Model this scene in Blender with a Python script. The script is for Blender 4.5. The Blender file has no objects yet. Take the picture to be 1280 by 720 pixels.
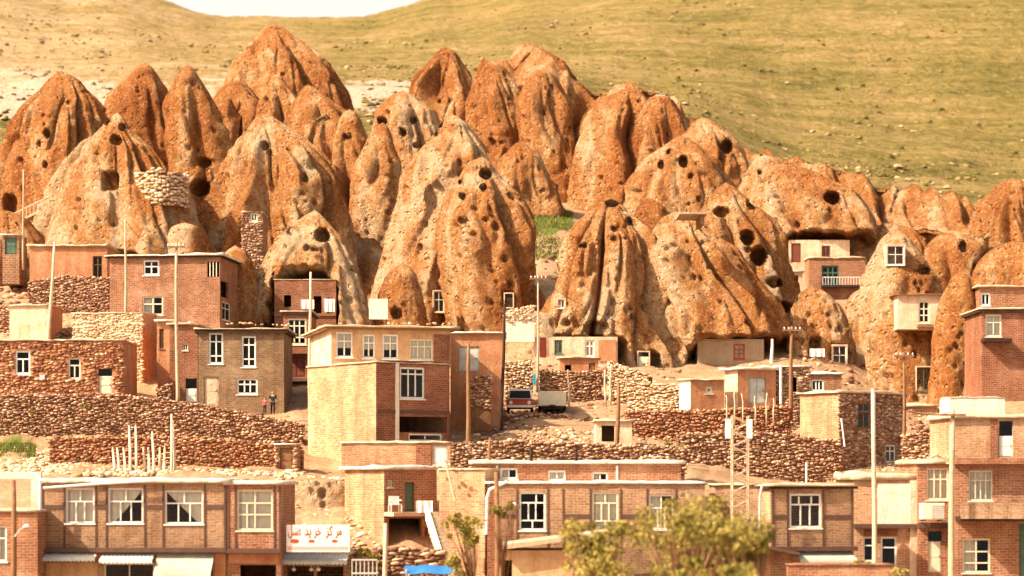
import bpy, math, random
import numpy as np
from mathutils import Vector

# ------------------------------------------------------------------ camera, sky, sun, exposure
sc = bpy.context.scene
F = 2900.0            # focal length in pixels of the 1280 wide photograph
HZ = 600.0            # row of the horizon (eye level)
cam_d = bpy.data.cameras.new('camera'); cam = bpy.data.objects.new('camera', cam_d)
sc.collection.objects.link(cam); sc.camera = cam
cam.location = (0, 0, 0); cam.rotation_euler = (math.radians(90), 0, 0)
cam_d.sensor_width = 36.0; cam_d.lens = 36.0 * F / 1280.0; cam_d.shift_y = (HZ - 360.0) / 1280.0
cam_d.clip_start = 1.0; cam_d.clip_end = 6000.0
cam_d.dof.use_dof = True; cam_d.dof.focus_distance = 150.0; cam_d.dof.aperture_fstop = 0.42

SUN_EL, SUN_AZ = 41.0, 246.0      # compass degrees, 0 = +Y, clockwise: from the left and behind the camera
world = bpy.data.worlds.new('World'); sc.world = world; world.use_nodes = True
wn = world.node_tree.nodes; wl = world.node_tree.links
sky = wn.new('ShaderNodeTexSky'); sky.sky_type = 'NISHITA'; sky.sun_disc = False
sky.sun_elevation = math.radians(SUN_EL); sky.sun_rotation = math.radians(SUN_AZ)
sky.air_density = 1.0; sky.dust_density = 6.0; sky.ozone_density = 0.6
tint = wn.new('ShaderNodeMix'); tint.data_type = 'RGBA'; tint.blend_type = 'MULTIPLY'; tint.inputs[0].default_value = 1.0
tint.inputs[7].default_value = (1.0, 0.9, 0.78, 1)      # dusty warm air, the same all over the sky
wl.new(sky.outputs[0], tint.inputs[6])
# bright dust haze all round the horizon, thinning upwards
geo = wn.new('ShaderNodeTexCoord'); sepz = wn.new('ShaderNodeSeparateXYZ'); wl.new(geo.outputs['Generated'], sepz.inputs[0])
hz = wn.new('ShaderNodeMapRange'); hz.inputs[1].default_value = 0.12; hz.inputs[2].default_value = 0.5; hz.inputs[3].default_value = 1.0; hz.inputs[4].default_value = 0.0; hz.interpolation_type = 'SMOOTHSTEP'
wl.new(sepz.outputs[2], hz.inputs[0])
haze = wn.new('ShaderNodeMix'); haze.data_type = 'RGBA'; haze.inputs[7].default_value = (4.7, 4.4, 3.85, 1)
wl.new(hz.outputs[0], haze.inputs[0]); wl.new(tint.outputs[2], haze.inputs[6])
wl.new(haze.outputs[2], wn['Background'].inputs[0]); wn['Background'].inputs[1].default_value = 0.13

sun_d = bpy.data.lights.new('sun', 'SUN'); sun_o = bpy.data.objects.new('sun', sun_d)
sc.collection.objects.link(sun_o); sun_d.energy = 5.0; sun_d.angle = math.radians(0.6); sun_d.color = (1.0, 0.88, 0.72)
_el, _az = math.radians(SUN_EL), math.radians(SUN_AZ)
SUNV = Vector((math.sin(_az) * math.cos(_el), math.cos(_az) * math.cos(_el), math.sin(_el)))
sun_o.rotation_euler = SUNV.to_track_quat('Z', 'Y').to_euler()
sun_o.location = (-60, -60, 80)
vs = sc.view_settings
vs.view_transform = 'Standard'; vs.look = 'None'; vs.gamma = 1.0; vs.use_curve_mapping = False; vs.exposure = 0.95
sc.cycles.use_denoising = True
sc.cycles.max_bounces = 6; sc.cycles.transparent_max_bounces = 8

# ------------------------------------------------------------------ helpers
rng = np.random.default_rng(7); random.seed(7)
COL = sc.collection
def P(px, row, D):
    return Vector(((px - 640.0) * D / F, D, (HZ - row) * D / F))
def tag(o, label, cat=None, group=None, kind=None):
    if label: o['label'] = label
    if cat: o['category'] = cat
    if group: o['group'] = group
    if kind: o['kind'] = kind
    elif cat: o['kind'] = 'thing'
    return o
def empty(name, loc, rz=0.0, label=None, cat=None, group=None):
    o = bpy.data.objects.new(name, None); COL.objects.link(o)
    o.location = loc; o.rotation_euler = (0, 0, rz); o.empty_display_size = 0.3
    return tag(o, label, cat, group)
_perm = rng.permutation(256); _perm = np.concatenate([_perm, _perm])
_g = rng.normal(size=(256, 3)); _g /= np.linalg.norm(_g, axis=1)[:, None]
def pn(p):
    """gradient noise, p (N,3) -> about -1..1"""
    p = np.asarray(p, float); i = np.floor(p).astype(int); f = p - i; u = f * f * f * (f * (f * 6 - 15) + 10)
    i &= 255; out = 0
    for a in (0, 1):
        wx = u[:, 0] if a else 1 - u[:, 0]; pa = _perm[(i[:, 0] + a) & 255]
        for b in (0, 1):
            wy = u[:, 1] if b else 1 - u[:, 1]; pb = _perm[(pa + i[:, 1] + b) & 255]
            for c in (0, 1):
                wz = u[:, 2] if c else 1 - u[:, 2]
                g = _g[_perm[(pb + i[:, 2] + c) & 255]]
                out = out + wx * wy * wz * (g[:, 0] * (f[:, 0] - a) + g[:, 1] * (f[:, 1] - b) + g[:, 2] * (f[:, 2] - c))
    return out * 1.6
def fbm(p, n=3):
    s = 0; a = 1.0
    for k in range(n):
        s = s + a * pn(p * (2.03 ** k) + 17.3 * k); a *= 0.5
    return s
def np_mesh(name, V, Fq, mat, parent=None, loc=None, smooth=False, uv=False, attrs=None):
    """V (N,3), Fq (M,3|4) arrays -> one mesh object"""
    me = bpy.data.meshes.new(name); V = np.ascontiguousarray(V, np.float32); Fq = np.asarray(Fq, np.int32)
    n, k = Fq.shape
    me.vertices.add(len(V)); me.vertices.foreach_set('co', V.ravel())
    me.loops.add(n * k); me.loops.foreach_set('vertex_index', Fq.ravel())
    me.polygons.add(n); me.polygons.foreach_set('loop_start', np.arange(0, n * k, k, dtype=np.int32))
    if smooth: me.polygons.foreach_set('use_smooth', np.ones(n, bool))
    for an, av in (attrs or {}).items():
        at = me.attributes.new(an, 'FLOAT', 'POINT'); at.data.foreach_set('value', np.ascontiguousarray(av, np.float32))
    me.update(calc_edges=True)
    if uv:
        lay = me.uv_layers.new(name='UVMap'); nr = np.zeros((n, 3), np.float32); me.polygons.foreach_get('normal', nr.ravel()) if False else None
        A = V[Fq[:, 0]]; B = V[Fq[:, 1]]; C = V[Fq[:, 2]]
        nr = np.abs(np.cross(B - A, C - A)); ax = nr.argmax(1)
        L = V[Fq]                                   # n,k,3
        u = np.where((ax == 0)[:, None], L[:, :, 1], L[:, :, 0]); v = np.where((ax == 2)[:, None], L[:, :, 1], L[:, :, 2])
        lay.data.foreach_set('uv', np.stack([u, v], -1).astype(np.float32).ravel())
    if mat: me.materials.append(mat)
    o = bpy.data.objects.new(name, me); COL.objects.link(o)
    if loc is not None: o.location = loc
    if parent is not None: o.parent = parent
    return o
class MB:
    def __init__(s): s.V = []; s.F = []
    def quad(s, a, b, c, d):
        n = len(s.V); s.V += [tuple(a), tuple(b), tuple(c), tuple(d)]; s.F.append((n, n + 1, n + 2, n + 3)); return s
    def box(s, x0, x1, y0, y1, z0, z1):
        return s.hexa([(x0, y0, z0), (x1, y0, z0), (x1, y1, z0), (x0, y1, z0), (x0, y0, z1), (x1, y0, z1), (x1, y1, z1), (x0, y1, z1)])
    def hexa(s, c):
        n = len(s.V); s.V += [tuple(q) for q in c]
        for f in ((0, 3, 2, 1), (4, 5, 6, 7), (0, 1, 5, 4), (1, 2, 6, 5), (2, 3, 7, 6), (3, 0, 4, 7)): s.F.append(tuple(n + i for i in f))
        return s
    def tube(s, pts, rad, n=8):
        """tube through points with a radius each"""
        pts = [Vector(p) for p in pts]; base = len(s.V)
        for i, p in enumerate(pts):
            d = (pts[min(i + 1, len(pts) - 1)] - pts[max(i - 1, 0)]).normalized()
            e = d.cross(Vector((0, 1, 0)) if abs(d.y) < 0.9 else Vector((1, 0, 0))).normalized(); g = d.cross(e)
            r = rad[i] if hasattr(rad, '__len__') else rad
            for k in range(n):
                t = 2 * math.pi * k / n; s.V.append(tuple(p + e * (r * math.cos(t)) + g * (r * math.sin(t))))
        for i in range(len(pts) - 1):
            for k in range(n):
                a = base + i * n + k; b = base + i * n + (k + 1) % n; s.F.append((a, b, b + n, a + n))
        for i, rev in ((0, False), (len(pts) - 1, True)):
            c = len(s.V); s.V.append(tuple(pts[i]))
            for k in range(n):
                a = base + i * n + k; b = base + i * n + (k + 1) % n
                s.F.append((c, b, a, a) if not rev else (c, a, b, b))
        return s
    def poly(s, pts, d):
        """extruded polygon (list of 3d points, ccw seen from front), extruded by vector d"""
        n = len(s.V); k = len(pts); d = Vector(d)
        s.V += [tuple(p) for p in pts] + [tuple(Vector(p) + d) for p in pts]
        s.F.append(tuple(range(n, n + k))); s.F.append(tuple(range(n + 2 * k - 1, n + k - 1, -1)))
        for i in range(k):
            j = (i + 1) % k; s.F.append((n + j, n + i, n + k + i, n + k + j))
        return s
    def build(s, name, mat, parent=None, loc=None, rz=0.0, smooth=False, bevel=0.0):
        me = bpy.data.meshes.new(name); F2 = [tuple(dict.fromkeys(f)) for f in s.F]
        me.from_pydata(s.V, [], F2)
        lay = me.uv_layers.new(name='UVMap')
        for p in me.polygons:
            nx, ny, nz = (abs(c) for c in p.normal)
            for li in p.loop_indices:
                x, y, z = s.V[me.loops[li].vertex_index]
                lay.data[li].uv = (y, z) if nx > max(ny, nz) else ((x, y) if nz > ny else (x, z))
            p.use_smooth = smooth
        if mat: me.materials.append(mat)
        o = bpy.data.objects.new(name, me); COL.objects.link(o)
        if loc is not None: o.location = loc
        o.rotation_euler = (0, 0, rz)
        if parent is not None: o.parent = parent
        if bevel:
            b = o.modifiers.new('bevel', 'BEVEL'); b.width = bevel; b.segments = 2; b.limit_method = 'ANGLE'
        return o

# ------------------------------------------------------------------ materials
class NT:
    def __init__(s, name, rough=0.9, spec=0.2):
        s.m = bpy.data.materials.new(name); s.m.use_nodes = True; s.t = s.m.node_tree; s.n = s.t.nodes
        s.b = s.n['Principled BSDF']; s.b.inputs['Roughness'].default_value = rough; s.b.inputs['Specular IOR Level'].default_value = spec
    def new(s, typ, **kw):
        n = s.n.new(typ)
        for k, v in kw.items():
            if k in ('op',): n.operation = v
            elif hasattr(n, k): setattr(n, k, v)
        return n
    def link(s, a, b): s.t.links.new(a, b)
    def coord(s, scale=(1, 1, 1), what='Object', rot=(0, 0, 0)):
        tc = s.new('ShaderNodeTexCoord'); mp = s.new('ShaderNodeMapping'); mp.inputs['Scale'].default_value = scale; mp.inputs['Rotation'].default_value = rot
        s.link(tc.outputs[what], mp.inputs[0]); return mp.outputs[0]
    def noise(s, co, scale, detail=4, rough=0.55, dist=0.0):
        n = s.new('ShaderNodeTexNoise'); n.inputs['Scale'].default_value = scale; n.inputs['Detail'].default_value = detail
        n.inputs['Roughness'].default_value = rough; n.inputs['Distortion'].default_value = dist; s.link(co, n.inputs['Vector']); return n.outputs['Fac']
    def ramp(s, fac, stops):
        r = s.new('ShaderNodeValToRGB'); e = r.color_ramp.elements
        while len(e) < len(stops): e.new(0.5)
        for i, (p, c) in enumerate(stops):
            e[i].position = p; e[i].color = tuple(c) + (1,) if hasattr(c, '__len__') else (c, c, c, 1)
        s.link(fac, r.inputs[0]); return r.outputs[0]
    def mix(s, fac, a, b, mode='MIX'):
        n = s.new('ShaderNodeMix'); n.data_type = 'RGBA'; n.blend_type = mode
        for i, v in ((0, fac), (6, a), (7, b)):
            if hasattr(v, 'is_output'): s.link(v, n.inputs[i])
            elif hasattr(v, '__len__'): n.inputs[i].default_value = tuple(v) + (1,)
            else: n.inputs[i].default_value = v if i == 0 else (v, v, v, 1)
        return n.outputs[2]
    def math(s, op, a, b=0.0):
        n = s.new('ShaderNodeMath'); n.operation = op
        for sock, v in ((n.inputs[0], a), (n.inputs[1], b)):
            if hasattr(v, 'is_output'): s.link(v, sock)
            else: sock.default_value = v
        return n.outputs[0]
    def bump(s, h, strength=0.5, dist=0.05):
        n = s.new('ShaderNodeBump'); n.inputs['Strength'].default_value = strength; n.inputs['Distance'].default_value = dist
        s.link(h, n.inputs['Height']); s.link(n.outputs[0], s.b.inputs['Normal'])
    def color(s, c):
        if hasattr(c, 'is_output'): s.link(c, s.b.inputs['Base Color'])
        else: s.b.inputs['Base Color'].default_value = tuple(c) + (1,)
        return s.m
def plain(name, c, rough=0.7, spec=0.3, var=0.25, scale=3.0, bump=0.0, metal=0.0):
    t = NT(name, rough, spec); co = t.coord(); n = t.noise(co, scale, 5, 0.65)
    d = tuple(x * (1 - var) for x in c); l = tuple(min(1, x * (1 + var * 0.6)) for x in c)
    t.b.inputs['Metallic'].default_value = metal
    if bump: t.bump(t.noise(co, scale * 5, 4), bump, 0.03)
    return t.color(t.ramp(n, [(0.25, d), (0.75, l)]))
def brick(name, c1, c2, mortar, bw=0.34, rh=0.13, ms=0.016, dirt=(0.25, 0.13, 0.06), damt=0.5):
    t = NT(name, 0.92, 0.1); uv = t.coord(what='UV'); ob = t.coord()
    wv = t.new('ShaderNodeTexNoise'); wv.inputs['Scale'].default_value = 1.3; wv.inputs['Detail'].default_value = 3; t.link(ob, wv.inputs['Vector'])
    of = t.new('ShaderNodeVectorMath'); of.operation = 'MULTIPLY_ADD'; t.link(wv.outputs['Color'], of.inputs[0]); of.inputs[1].default_value = (.16, .16, 0); t.link(uv, of.inputs[2]); uv = of.outputs[0]
    b = t.new('ShaderNodeTexBrick'); t.link(uv, b.inputs['Vector'])
    b.inputs['Scale'].default_value = 1.0; b.inputs['Brick Width'].default_value = bw; b.inputs['Row Height'].default_value = rh
    b.inputs['Mortar Size'].default_value = ms; b.inputs['Mortar Smooth'].default_value = 0.3; b.inputs['Bias'].default_value = 0.0
    for k, c in (('Color1', c1), ('Color2', c2), ('Mortar', mortar)): b.inputs[k].default_value = tuple(c) + (1,)
    n1 = t.noise(ob, 0.8, 6, 0.75); n2 = t.noise(ob, 5.0, 5, 0.8)
    c = t.mix(t.ramp(n2, [(0.3, 0.0), (0.75, 0.55)]), b.outputs['Color'], c2, 'MIX')
    c = t.mix(t.math('MULTIPLY', t.ramp(n1, [(0.45, 0.0), (0.75, 1.0)]), damt), c, dirt)
    c = t.mix(t.math('MULTIPLY', t.ramp(t.noise(ob, 0.55, 5, 0.7, 0.4), [(0.52, 0.0), (0.72, 1.0)]), damt * 0.8), c, mortar)
    stn = t.noise(t.coord((1.6, 1.6, 0.16)), 1.0, 5, 0.7)
    c = t.mix(t.math('MULTIPLY', t.ramp(stn, [(0.52, 0.0), (0.7, 1.0)]), damt), c, tuple(x * .62 for x in dirt))
    big = t.ramp(t.noise(ob, 0.28, 3, 0.6), [(0.35, (.78, .74, .7)), (0.65, (1.16, 1.16, 1.16))])
    c = t.mix(1.0, c, big, 'MULTIPLY')
    h = t.math('ADD', t.math('MULTIPLY', b.outputs['Fac'], -0.7), n2); t.bump(h, 1.0, 0.07)
    return t.color(c)
M = {}
def rock_mat():
    t = NT('tuff_rock', 0.95, 0.08); co = t.coord(); oi = t.new('ShaderNodeObjectInfo'); sp = t.new('ShaderNodeSeparateColor'); t.link(oi.outputs['Color'], sp.inputs[0])
    add = t.new('ShaderNodeVectorMath'); add.operation = 'ADD'; t.link(co, add.inputs[0])
    rnd = t.new('ShaderNodeVectorMath'); rnd.operation = 'SCALE'; rnd.inputs[0].default_value = (37, 51, 23); t.link(oi.outputs['Random'], rnd.inputs['Scale']); t.link(rnd.outputs[0], add.inputs[1])
    co = add.outputs[0]
    mp = t.new('ShaderNodeMapping'); mp.inputs['Scale'].default_value = (1, 1, 0.22); t.link(co, mp.inputs[0]); st = mp.outputs[0]
    big = t.noise(st, 0.26, 6, 0.62, 0.5); mid = t.noise(co, 1.1, 7, 0.8, 0.4); fine = t.noise(co, 3.2, 5, 0.8)
    k = t.math('ADD', t.math('ADD', t.math('MULTIPLY', big, 0.85), t.math('MULTIPLY', mid, 0.42)), t.math('MULTIPLY', fine, 0.34))
    k = t.math('SUBTRACT', k, 0.225)
    k = t.math('ADD', k, t.math('MULTIPLY', t.math('SUBTRACT', sp.outputs[0], 0.5), 0.55))
    c = t.ramp(k, [(0.44, (0.88, 0.60, 0.345)), (0.505, (0.78, 0.43, 0.19)), (0.56, (0.64, 0.27, 0.085)), (0.66, (0.52, 0.175, 0.045)), (0.82, (0.3, 0.085, 0.025))])
    v = t.new('ShaderNodeTexVoronoi'); v.inputs['Scale'].default_value = 1.9; v.inputs['Randomness'].default_value = 1.0
    wob = t.mix(0.12, co, t.noise(co, 2.0, 3), 'ADD'); t.link(wob, v.inputs['Vector'])
    pit = t.ramp(v.outputs['Distance'], [(0.14, 1.0), (0.30, 0.0)])
    msk = t.ramp(t.noise(co, 0.7, 3, 0.6), [(0.42, 0.0), (0.58, 1.0)])
    pit = t.math('MULTIPLY', pit, msk)
    pit_shade = t.ramp(t.noise(co, 4.6, 3, 0.65), [(0.60, 0.0), (0.66, 1.0)])  # dark specks painted into the colour for the shade inside small pits
    c = t.mix(t.math('MULTIPLY', pit_shade, 0.7), c, (0.19, 0.07, 0.025))
    pale = t.ramp(t.noise(co, 4.0, 4, 0.7), [(0.57, 0.0), (0.64, 1.0)])
    c = t.mix(t.math('MULTIPLY', pale, 0.6), c, (0.88, 0.66, 0.43))
    vfine = t.noise(co, 8.0, 4, 0.75)
    h = t.math('ADD', t.math('MULTIPLY', mid, 1.5), t.math('ADD', t.math('ADD', t.math('MULTIPLY', fine, 1.1), t.math('MULTIPLY', vfine, 0.5)), t.math('MULTIPLY', pit, -1.6)))
    t.bump(h, 1.0, 0.75)
    return t.color(c)
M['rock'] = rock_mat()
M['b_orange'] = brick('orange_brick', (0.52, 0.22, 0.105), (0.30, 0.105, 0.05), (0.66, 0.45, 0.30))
M['b_red'] = brick('red_brick', (0.42, 0.145, 0.07), (0.21, 0.065, 0.035), (0.54, 0.33, 0.21))
M['b_tan'] = brick('tan_brick', (0.50, 0.29, 0.155), (0.30, 0.155, 0.08), (0.62, 0.44, 0.29), dirt=(0.24, 0.115, 0.06))
M['b_olive'] = brick('olive_brick', (0.38, 0.235, 0.125), (0.22, 0.125, 0.065), (0.5, 0.36, 0.22), dirt=(0.18, 0.1, 0.055))
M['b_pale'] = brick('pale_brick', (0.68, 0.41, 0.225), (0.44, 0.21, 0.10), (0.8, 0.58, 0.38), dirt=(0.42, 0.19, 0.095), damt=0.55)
M['b_brown'] = brick('brown_brick', (0.20, 0.095, 0.055), (0.36, 0.19, 0.11), (0.54, 0.37, 0.24), bw=0.4, rh=0.19, ms=0.03)
M['adobe'] = None
def adobe(name, a, b, c, s=1.0):
    t = NT(name, 0.95, 0.08); co = t.coord(); n = t.noise(co, 0.9 * s, 7, 0.7, 0.3); f = t.noise(co, 6.0 * s, 5, 0.75)
    st = t.noise(t.coord((2.2, 2.2, 0.25)), 1.0, 4, 0.6)
    k = t.math('ADD', t.math('ADD', t.math('MULTIPLY', n, 0.55), t.math('MULTIPLY', f, 0.25)), t.math('MULTIPLY', st, 0.25))
    t.bump(t.math('ADD', t.math('MULTIPLY', n, 1.2), f), 0.8, 0.07)
    return t.color(t.ramp(k, [(0.38, a), (0.52, b), (0.68, c)]))
M['adobe'] = adobe('orange_mud_plaster', (0.60, 0.35, 0.2), (0.50, 0.22, 0.105), (0.34, 0.125, 0.055))
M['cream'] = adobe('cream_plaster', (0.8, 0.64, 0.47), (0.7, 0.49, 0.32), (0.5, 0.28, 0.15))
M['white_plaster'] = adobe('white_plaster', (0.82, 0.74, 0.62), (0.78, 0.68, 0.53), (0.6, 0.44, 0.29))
M['grey_plaster'] = adobe('grey_plaster', (0.5, 0.39, 0.26), (0.42, 0.3, 0.19), (0.33, 0.22, 0.13))
M['yellow_plaster'] = adobe('yellow_plaster', (0.7, 0.47, 0.27), (0.58, 0.34, 0.17), (0.4, 0.2, 0.09))
M['mortar'] = adobe('mud_mortar', (0.26, 0.14, 0.07), (0.18, 0.085, 0.04), (0.11, 0.05, 0.025))
M['roofmud'] = adobe('roof_mud', (0.7, 0.56, 0.4), (0.6, 0.44, 0.28), (0.42, 0.27, 0.15), 1.5)
M['roofwhite'] = adobe('whitened_roof_edge', (0.84, 0.78, 0.68), (0.76, 0.66, 0.52), (0.42, 0.28, 0.17), 2.5)
M['white'] = plain('white_paint', (0.8, 0.75, 0.66), 0.55, 0.4, 0.15)
M['creamp'] = plain('cream_paint', (0.72, 0.62, 0.44), 0.55, 0.4, 0.15)
M['steel'] = plain('brown_steel', (0.11, 0.05, 0.03), 0.6, 0.4, 0.4)
M['dark'] = plain('dark_timber', (0.055, 0.03, 0.02), 0.9, 0.1, 0.5, 4.0)
M['timber'] = plain('weathered_timber', (0.26, 0.13, 0.06), 0.85, 0.15, 0.4, 5.0)
M['pole'] = plain('bare_pole_wood', (0.52, 0.37, 0.23), 0.8, 0.2, 0.3, 4.0)
M['log'] = plain('peeled_log', (0.66, 0.5, 0.33), 0.8, 0.2, 0.3, 4.0)
M['red'] = plain('red_paint', (0.42, 0.07, 0.03), 0.6, 0.3, 0.3)
M['redbrown'] = plain('oxide_red_paint', (0.2, 0.055, 0.03), 0.6, 0.3, 0.3)
M['green'] = plain('green_paint', (0.08, 0.14, 0.09), 0.6, 0.3, 0.3)
M['blue'] = plain('blue_tarpaulin', (0.03, 0.17, 0.42), 0.5, 0.4, 0.3)
M['cyan'] = plain('turquoise_cloth', (0.08, 0.4, 0.48), 0.7, 0.2, 0.2)
M['band'] = plain('pink_print', (0.72, 0.4, 0.36), 0.8, 0.2, 0.3, 14.0)
M['metal'] = plain('galvanised_sheet', (0.56, 0.54, 0.46), 0.65, 0.4, 0.3, 2.0)
M['cloth'] = plain('curtain_cloth', (0.78, 0.7, 0.56), 0.9, 0.1, 0.15)
M['canvas'] = plain('canvas_awning', (0.44, 0.42, 0.33), 0.9, 0.1, 0.3, 1.0)
M['pink'] = plain('pink_cloth', (0.6, 0.12, 0.14), 0.9, 0.1, 0.2)
M['skin'] = plain('skin', (0.42, 0.24, 0.15), 0.6, 0.3, 0.1)
M['navy'] = plain('dark_cloth', (0.035, 0.03, 0.035), 0.9, 0.1, 0.3)
M['rubber'] = plain('tyre_rubber', (0.02, 0.02, 0.02), 0.8, 0.2, 0.2)
def glass():
    t = NT('window_glass', 0.08, 0.5); o = t.n['Material Output']
    tr = t.new('ShaderNodeBsdfTransparent'); tr.inputs[0].default_value = (0.96, 0.96, 0.95, 1)
    gl = t.new('ShaderNodeBsdfGlossy'); gl.inputs['Roughness'].default_value = 0.06
    fr = t.new('ShaderNodeFresnel'); fr.inputs[0].default_value = 1.22
    mx = t.new('ShaderNodeMixShader'); t.link(fr.outputs[0], mx.inputs[0]); t.link(tr.outputs[0], mx.inputs[1]); t.link(gl.outputs[0], mx.inputs[2]); t.link(mx.outputs[0], o.inputs[0])
    return t.m
M['glass'] = glass()
def stone_mat(name, stops):
    t = NT(name, 0.95, 0.1); co = t.coord(); a = t.new('ShaderNodeAttribute'); a.attribute_name = 'tint'
    n = t.noise(co, 5.0, 5, 0.7); k = t.math('ADD', t.math('MULTIPLY', a.outputs['Fac'], 0.75), t.math('MULTIPLY', n, 0.25))
    t.bump(n, 0.6, 0.05)
    return t.color(t.ramp(k, stops))
M['stone'] = stone_mat('rubble_stone', [(0.1, (0.13, 0.06, 0.035)), (0.35, (0.3, 0.15, 0.085)), (0.6, (0.42, 0.24, 0.14)), (0.85, (0.62, 0.44, 0.29))])
M['stone_pale'] = stone_mat('pale_rubble_stone', [(0.1, (0.32, 0.17, 0.08)), (0.35, (0.55, 0.36, 0.2)), (0.6, (0.68, 0.48, 0.3)), (0.85, (0.76, 0.6, 0.42))])
M['stone_red'] = stone_mat('reddish_rubble_stone', [(0.1, (0.15, 0.06, 0.03)), (0.35, (0.33, 0.13, 0.06)), (0.6, (0.43, 0.2, 0.1)), (0.85, (0.58, 0.37, 0.22))])

# ------------------------------------------------------------------ ground and hillside
PXC = np.array([-1400, -100, 100, 300, 450, 560, 680, 850, 1020, 1150, 1280, 2700], float)
RIDGE = np.interp(PXC, [-1400, -300, 0, 100, 170, 240, 300, 385, 450, 560, 700, 1000, 1280, 2700],
                  [-200, -120, -58, -22, 0, 18, 28, 40, 25, 0, -45, -110, -160, -220])
def rows12(*v): return np.array([v[0]] + list(v) + [v[-1]], float)
DT = [6, 60, 100, 112.5, 122, 130, 140, 149.5, 151.5, 160, 172, 185, 200, 220, 245, 290, 345, 400, 520, 680, 900]
def zrow(D, r): return (HZ - np.asarray(r, float)) * D / F
B290 = rows12(165, 160, 160, 150, 150, 150, 175, 240, 262, 268)
ZT = [np.full(12, -6.8), np.full(12, -6.7), np.full(12, -6.6), np.full(12, -6.5),
      zrow(122, rows12(640, 640, 640, 650, 650, 640, 630, 640, 650, 650)),
      zrow(130, rows12(598, 598, 596, 600, 598, 596, 600, 615, 620, 620)),
      zrow(140, rows12(575, 578, 585, 590, 565, 556, 565, 600, 590, 590)),
      zrow(149.5, rows12(556, 556, 560, 560, 540, 532, 540, 560, 565, 560)),
      zrow(151.5, rows12(500, 500, 530, 545, 535, 526, 530, 545, 550, 545)),
      zrow(160, rows12(488, 488, 512, 505, 510, 508, 500, 502, 525, 500)),
      zrow(172, rows12(425, 420, 440, 440, 450, 452, 462, 465, 505, 440)),
      zrow(185, rows12(372, 376, 385, 412, 425, 415, 440, 415, 450, 370)),
      zrow(200, rows12(325, 328, 345, 372, 390, 345, 395, 375, 380, 335)),
      zrow(220, rows12(275, 275, 285, 310, 320, 270, 330, 318, 318, 290)),
      zrow(245, rows12(215, 215, 225, 230, 235, 225, 250, 265, 282, 270)),
      zrow(290, B290),
      zrow(345, rows12(118, 112, 108, 108, 108, 125, 150, 205, 225, 240)),
      zrow(400, np.where(PXC < 500, 84, rows12(0, 0, 0, 0, 84, 95, 120, 165, 180, 195))),
      zrow(520, RIDGE + (84 - RIDGE) * 0.52 * np.interp(PXC, [-1400, 500, 1280], [1, 1, 1.15])),
      zrow(680, RIDGE), zrow(900, RIDGE + 60)]
ZT = np.array(ZT); DT = np.array(DT, float)
def ground(x, y):
    x = np.asarray(x, float); y = np.clip(np.asarray(y, float), 6, 899)
    px = np.clip(640 + F * x / y, -1399, 2699)
    i = np.clip(np.searchsorted(DT, y) - 1, 0, len(DT) - 2); t = (y - DT[i]) / (DT[i + 1] - DT[i])
    j = np.clip(np.searchsorted(PXC, px) - 1, 0, 10); s = (px - PXC[j]) / (PXC[j + 1] - PXC[j]); s = s * s * (3 - 2 * s)
    t2 = np.where(y > 285, t * t * (3 - 2 * t) * 0.5 + t * 0.5, t)
    a = ZT[i, j] * (1 - s) + ZT[i, j + 1] * s; b = ZT[i + 1, j] * (1 - s) + ZT[i + 1, j + 1] * s
    return a * (1 - t2) + b * t2
def gz(px, D): return float(ground([(px - 640) * D / F], [D])[0])
def blobs(px, row, lst):
    m = np.zeros(len(px))
    for (bx, by, rx, ry, a) in lst:
        m = np.maximum(m, a * np.clip(1.6 - np.hypot((px - bx) / rx, (row - by) / ry) * 1.3, 0, 1))
    return np.clip(m + .35 * (m > .02) * pn(np.stack([px * .09, row * .13, px * 0], 1)), 0, 1)
def sheet(name, D0, D1, n, m, amp, lab, mat):
    pxs = np.concatenate([np.linspace(-1400, -60, 26)[:-1], np.linspace(-60, 1340, m), np.linspace(1340, 2700, 26)[1:]])
    ds = np.exp(np.linspace(math.log(D0), math.log(D1), n)); ds[0] = D0; ds[-1] = D1
    PX, DD = np.meshgrid(pxs, ds); x = ((PX - 640) * DD / F).ravel(); y = DD.ravel(); z = ground(x, y)
    p = np.stack([x, y, z], 1)
    edge = np.clip((y - D0) / 6, 0, 1) * np.clip((D1 - y) / 6, 0, 1) if amp[2] else 1
    calm = np.clip((y - 112) / 8, 0, 1)
    z = z + calm * edge * (amp[0] * fbm(p * amp[1], 4) + amp[0] * 0.4 * fbm(p * amp[1] * 6, 2))
    w = len(pxs); I = (np.arange(n - 1)[:, None] * w + np.arange(w - 1)[None]).ravel()
    Fq = np.stack([I, I + 1, I + 1 + w, I + w], 1)
    px = PX.ravel(); row = HZ - F * z / y
    gr = blobs(px, row, [(685, 275, 40, 22, 1), (20, 550, 40, 14, 1), (500, 215, 16, 40, 1), (288, 178, 16, 14, 1), (440, 180, 20, 30, .8), (1140, 275, 26, 12, 1), (15, 160, 30, 30, .8), (690, 205, 60, 40, .5), (765, 180, 30, 40, .6)])
    gr = np.maximum(gr, np.clip((np.abs(px - 640) - 720) / 120, 0, .75) * np.clip((y - 150) / 60, 0, 1) * (.7 + .5 * pn(np.stack([x * .06, y * .06, x * 0], 1))))
    pa = blobs(px, row, [(60, 125, 150, 34, 1), (190, 150, 120, 22, .8), (470, 120, 80, 24, 1), (20, 95, 90, 16, .7), (300, 110, 120, 26, .6)]) * (y > 255)
    hg = np.interp(px, [-200, 150, 420, 700, 1280], [0.02, 0.12, 0.46, 0.46, 0.56]) * (1 if D0 > 200 else 0)
    o = np_mesh(name, np.stack([x, y, z], 1), Fq, mat, smooth=True, attrs={'grass': np.maximum(gr, hg), 'pale': pa})
    return tag(o, lab, None, None, 'structure')
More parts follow.
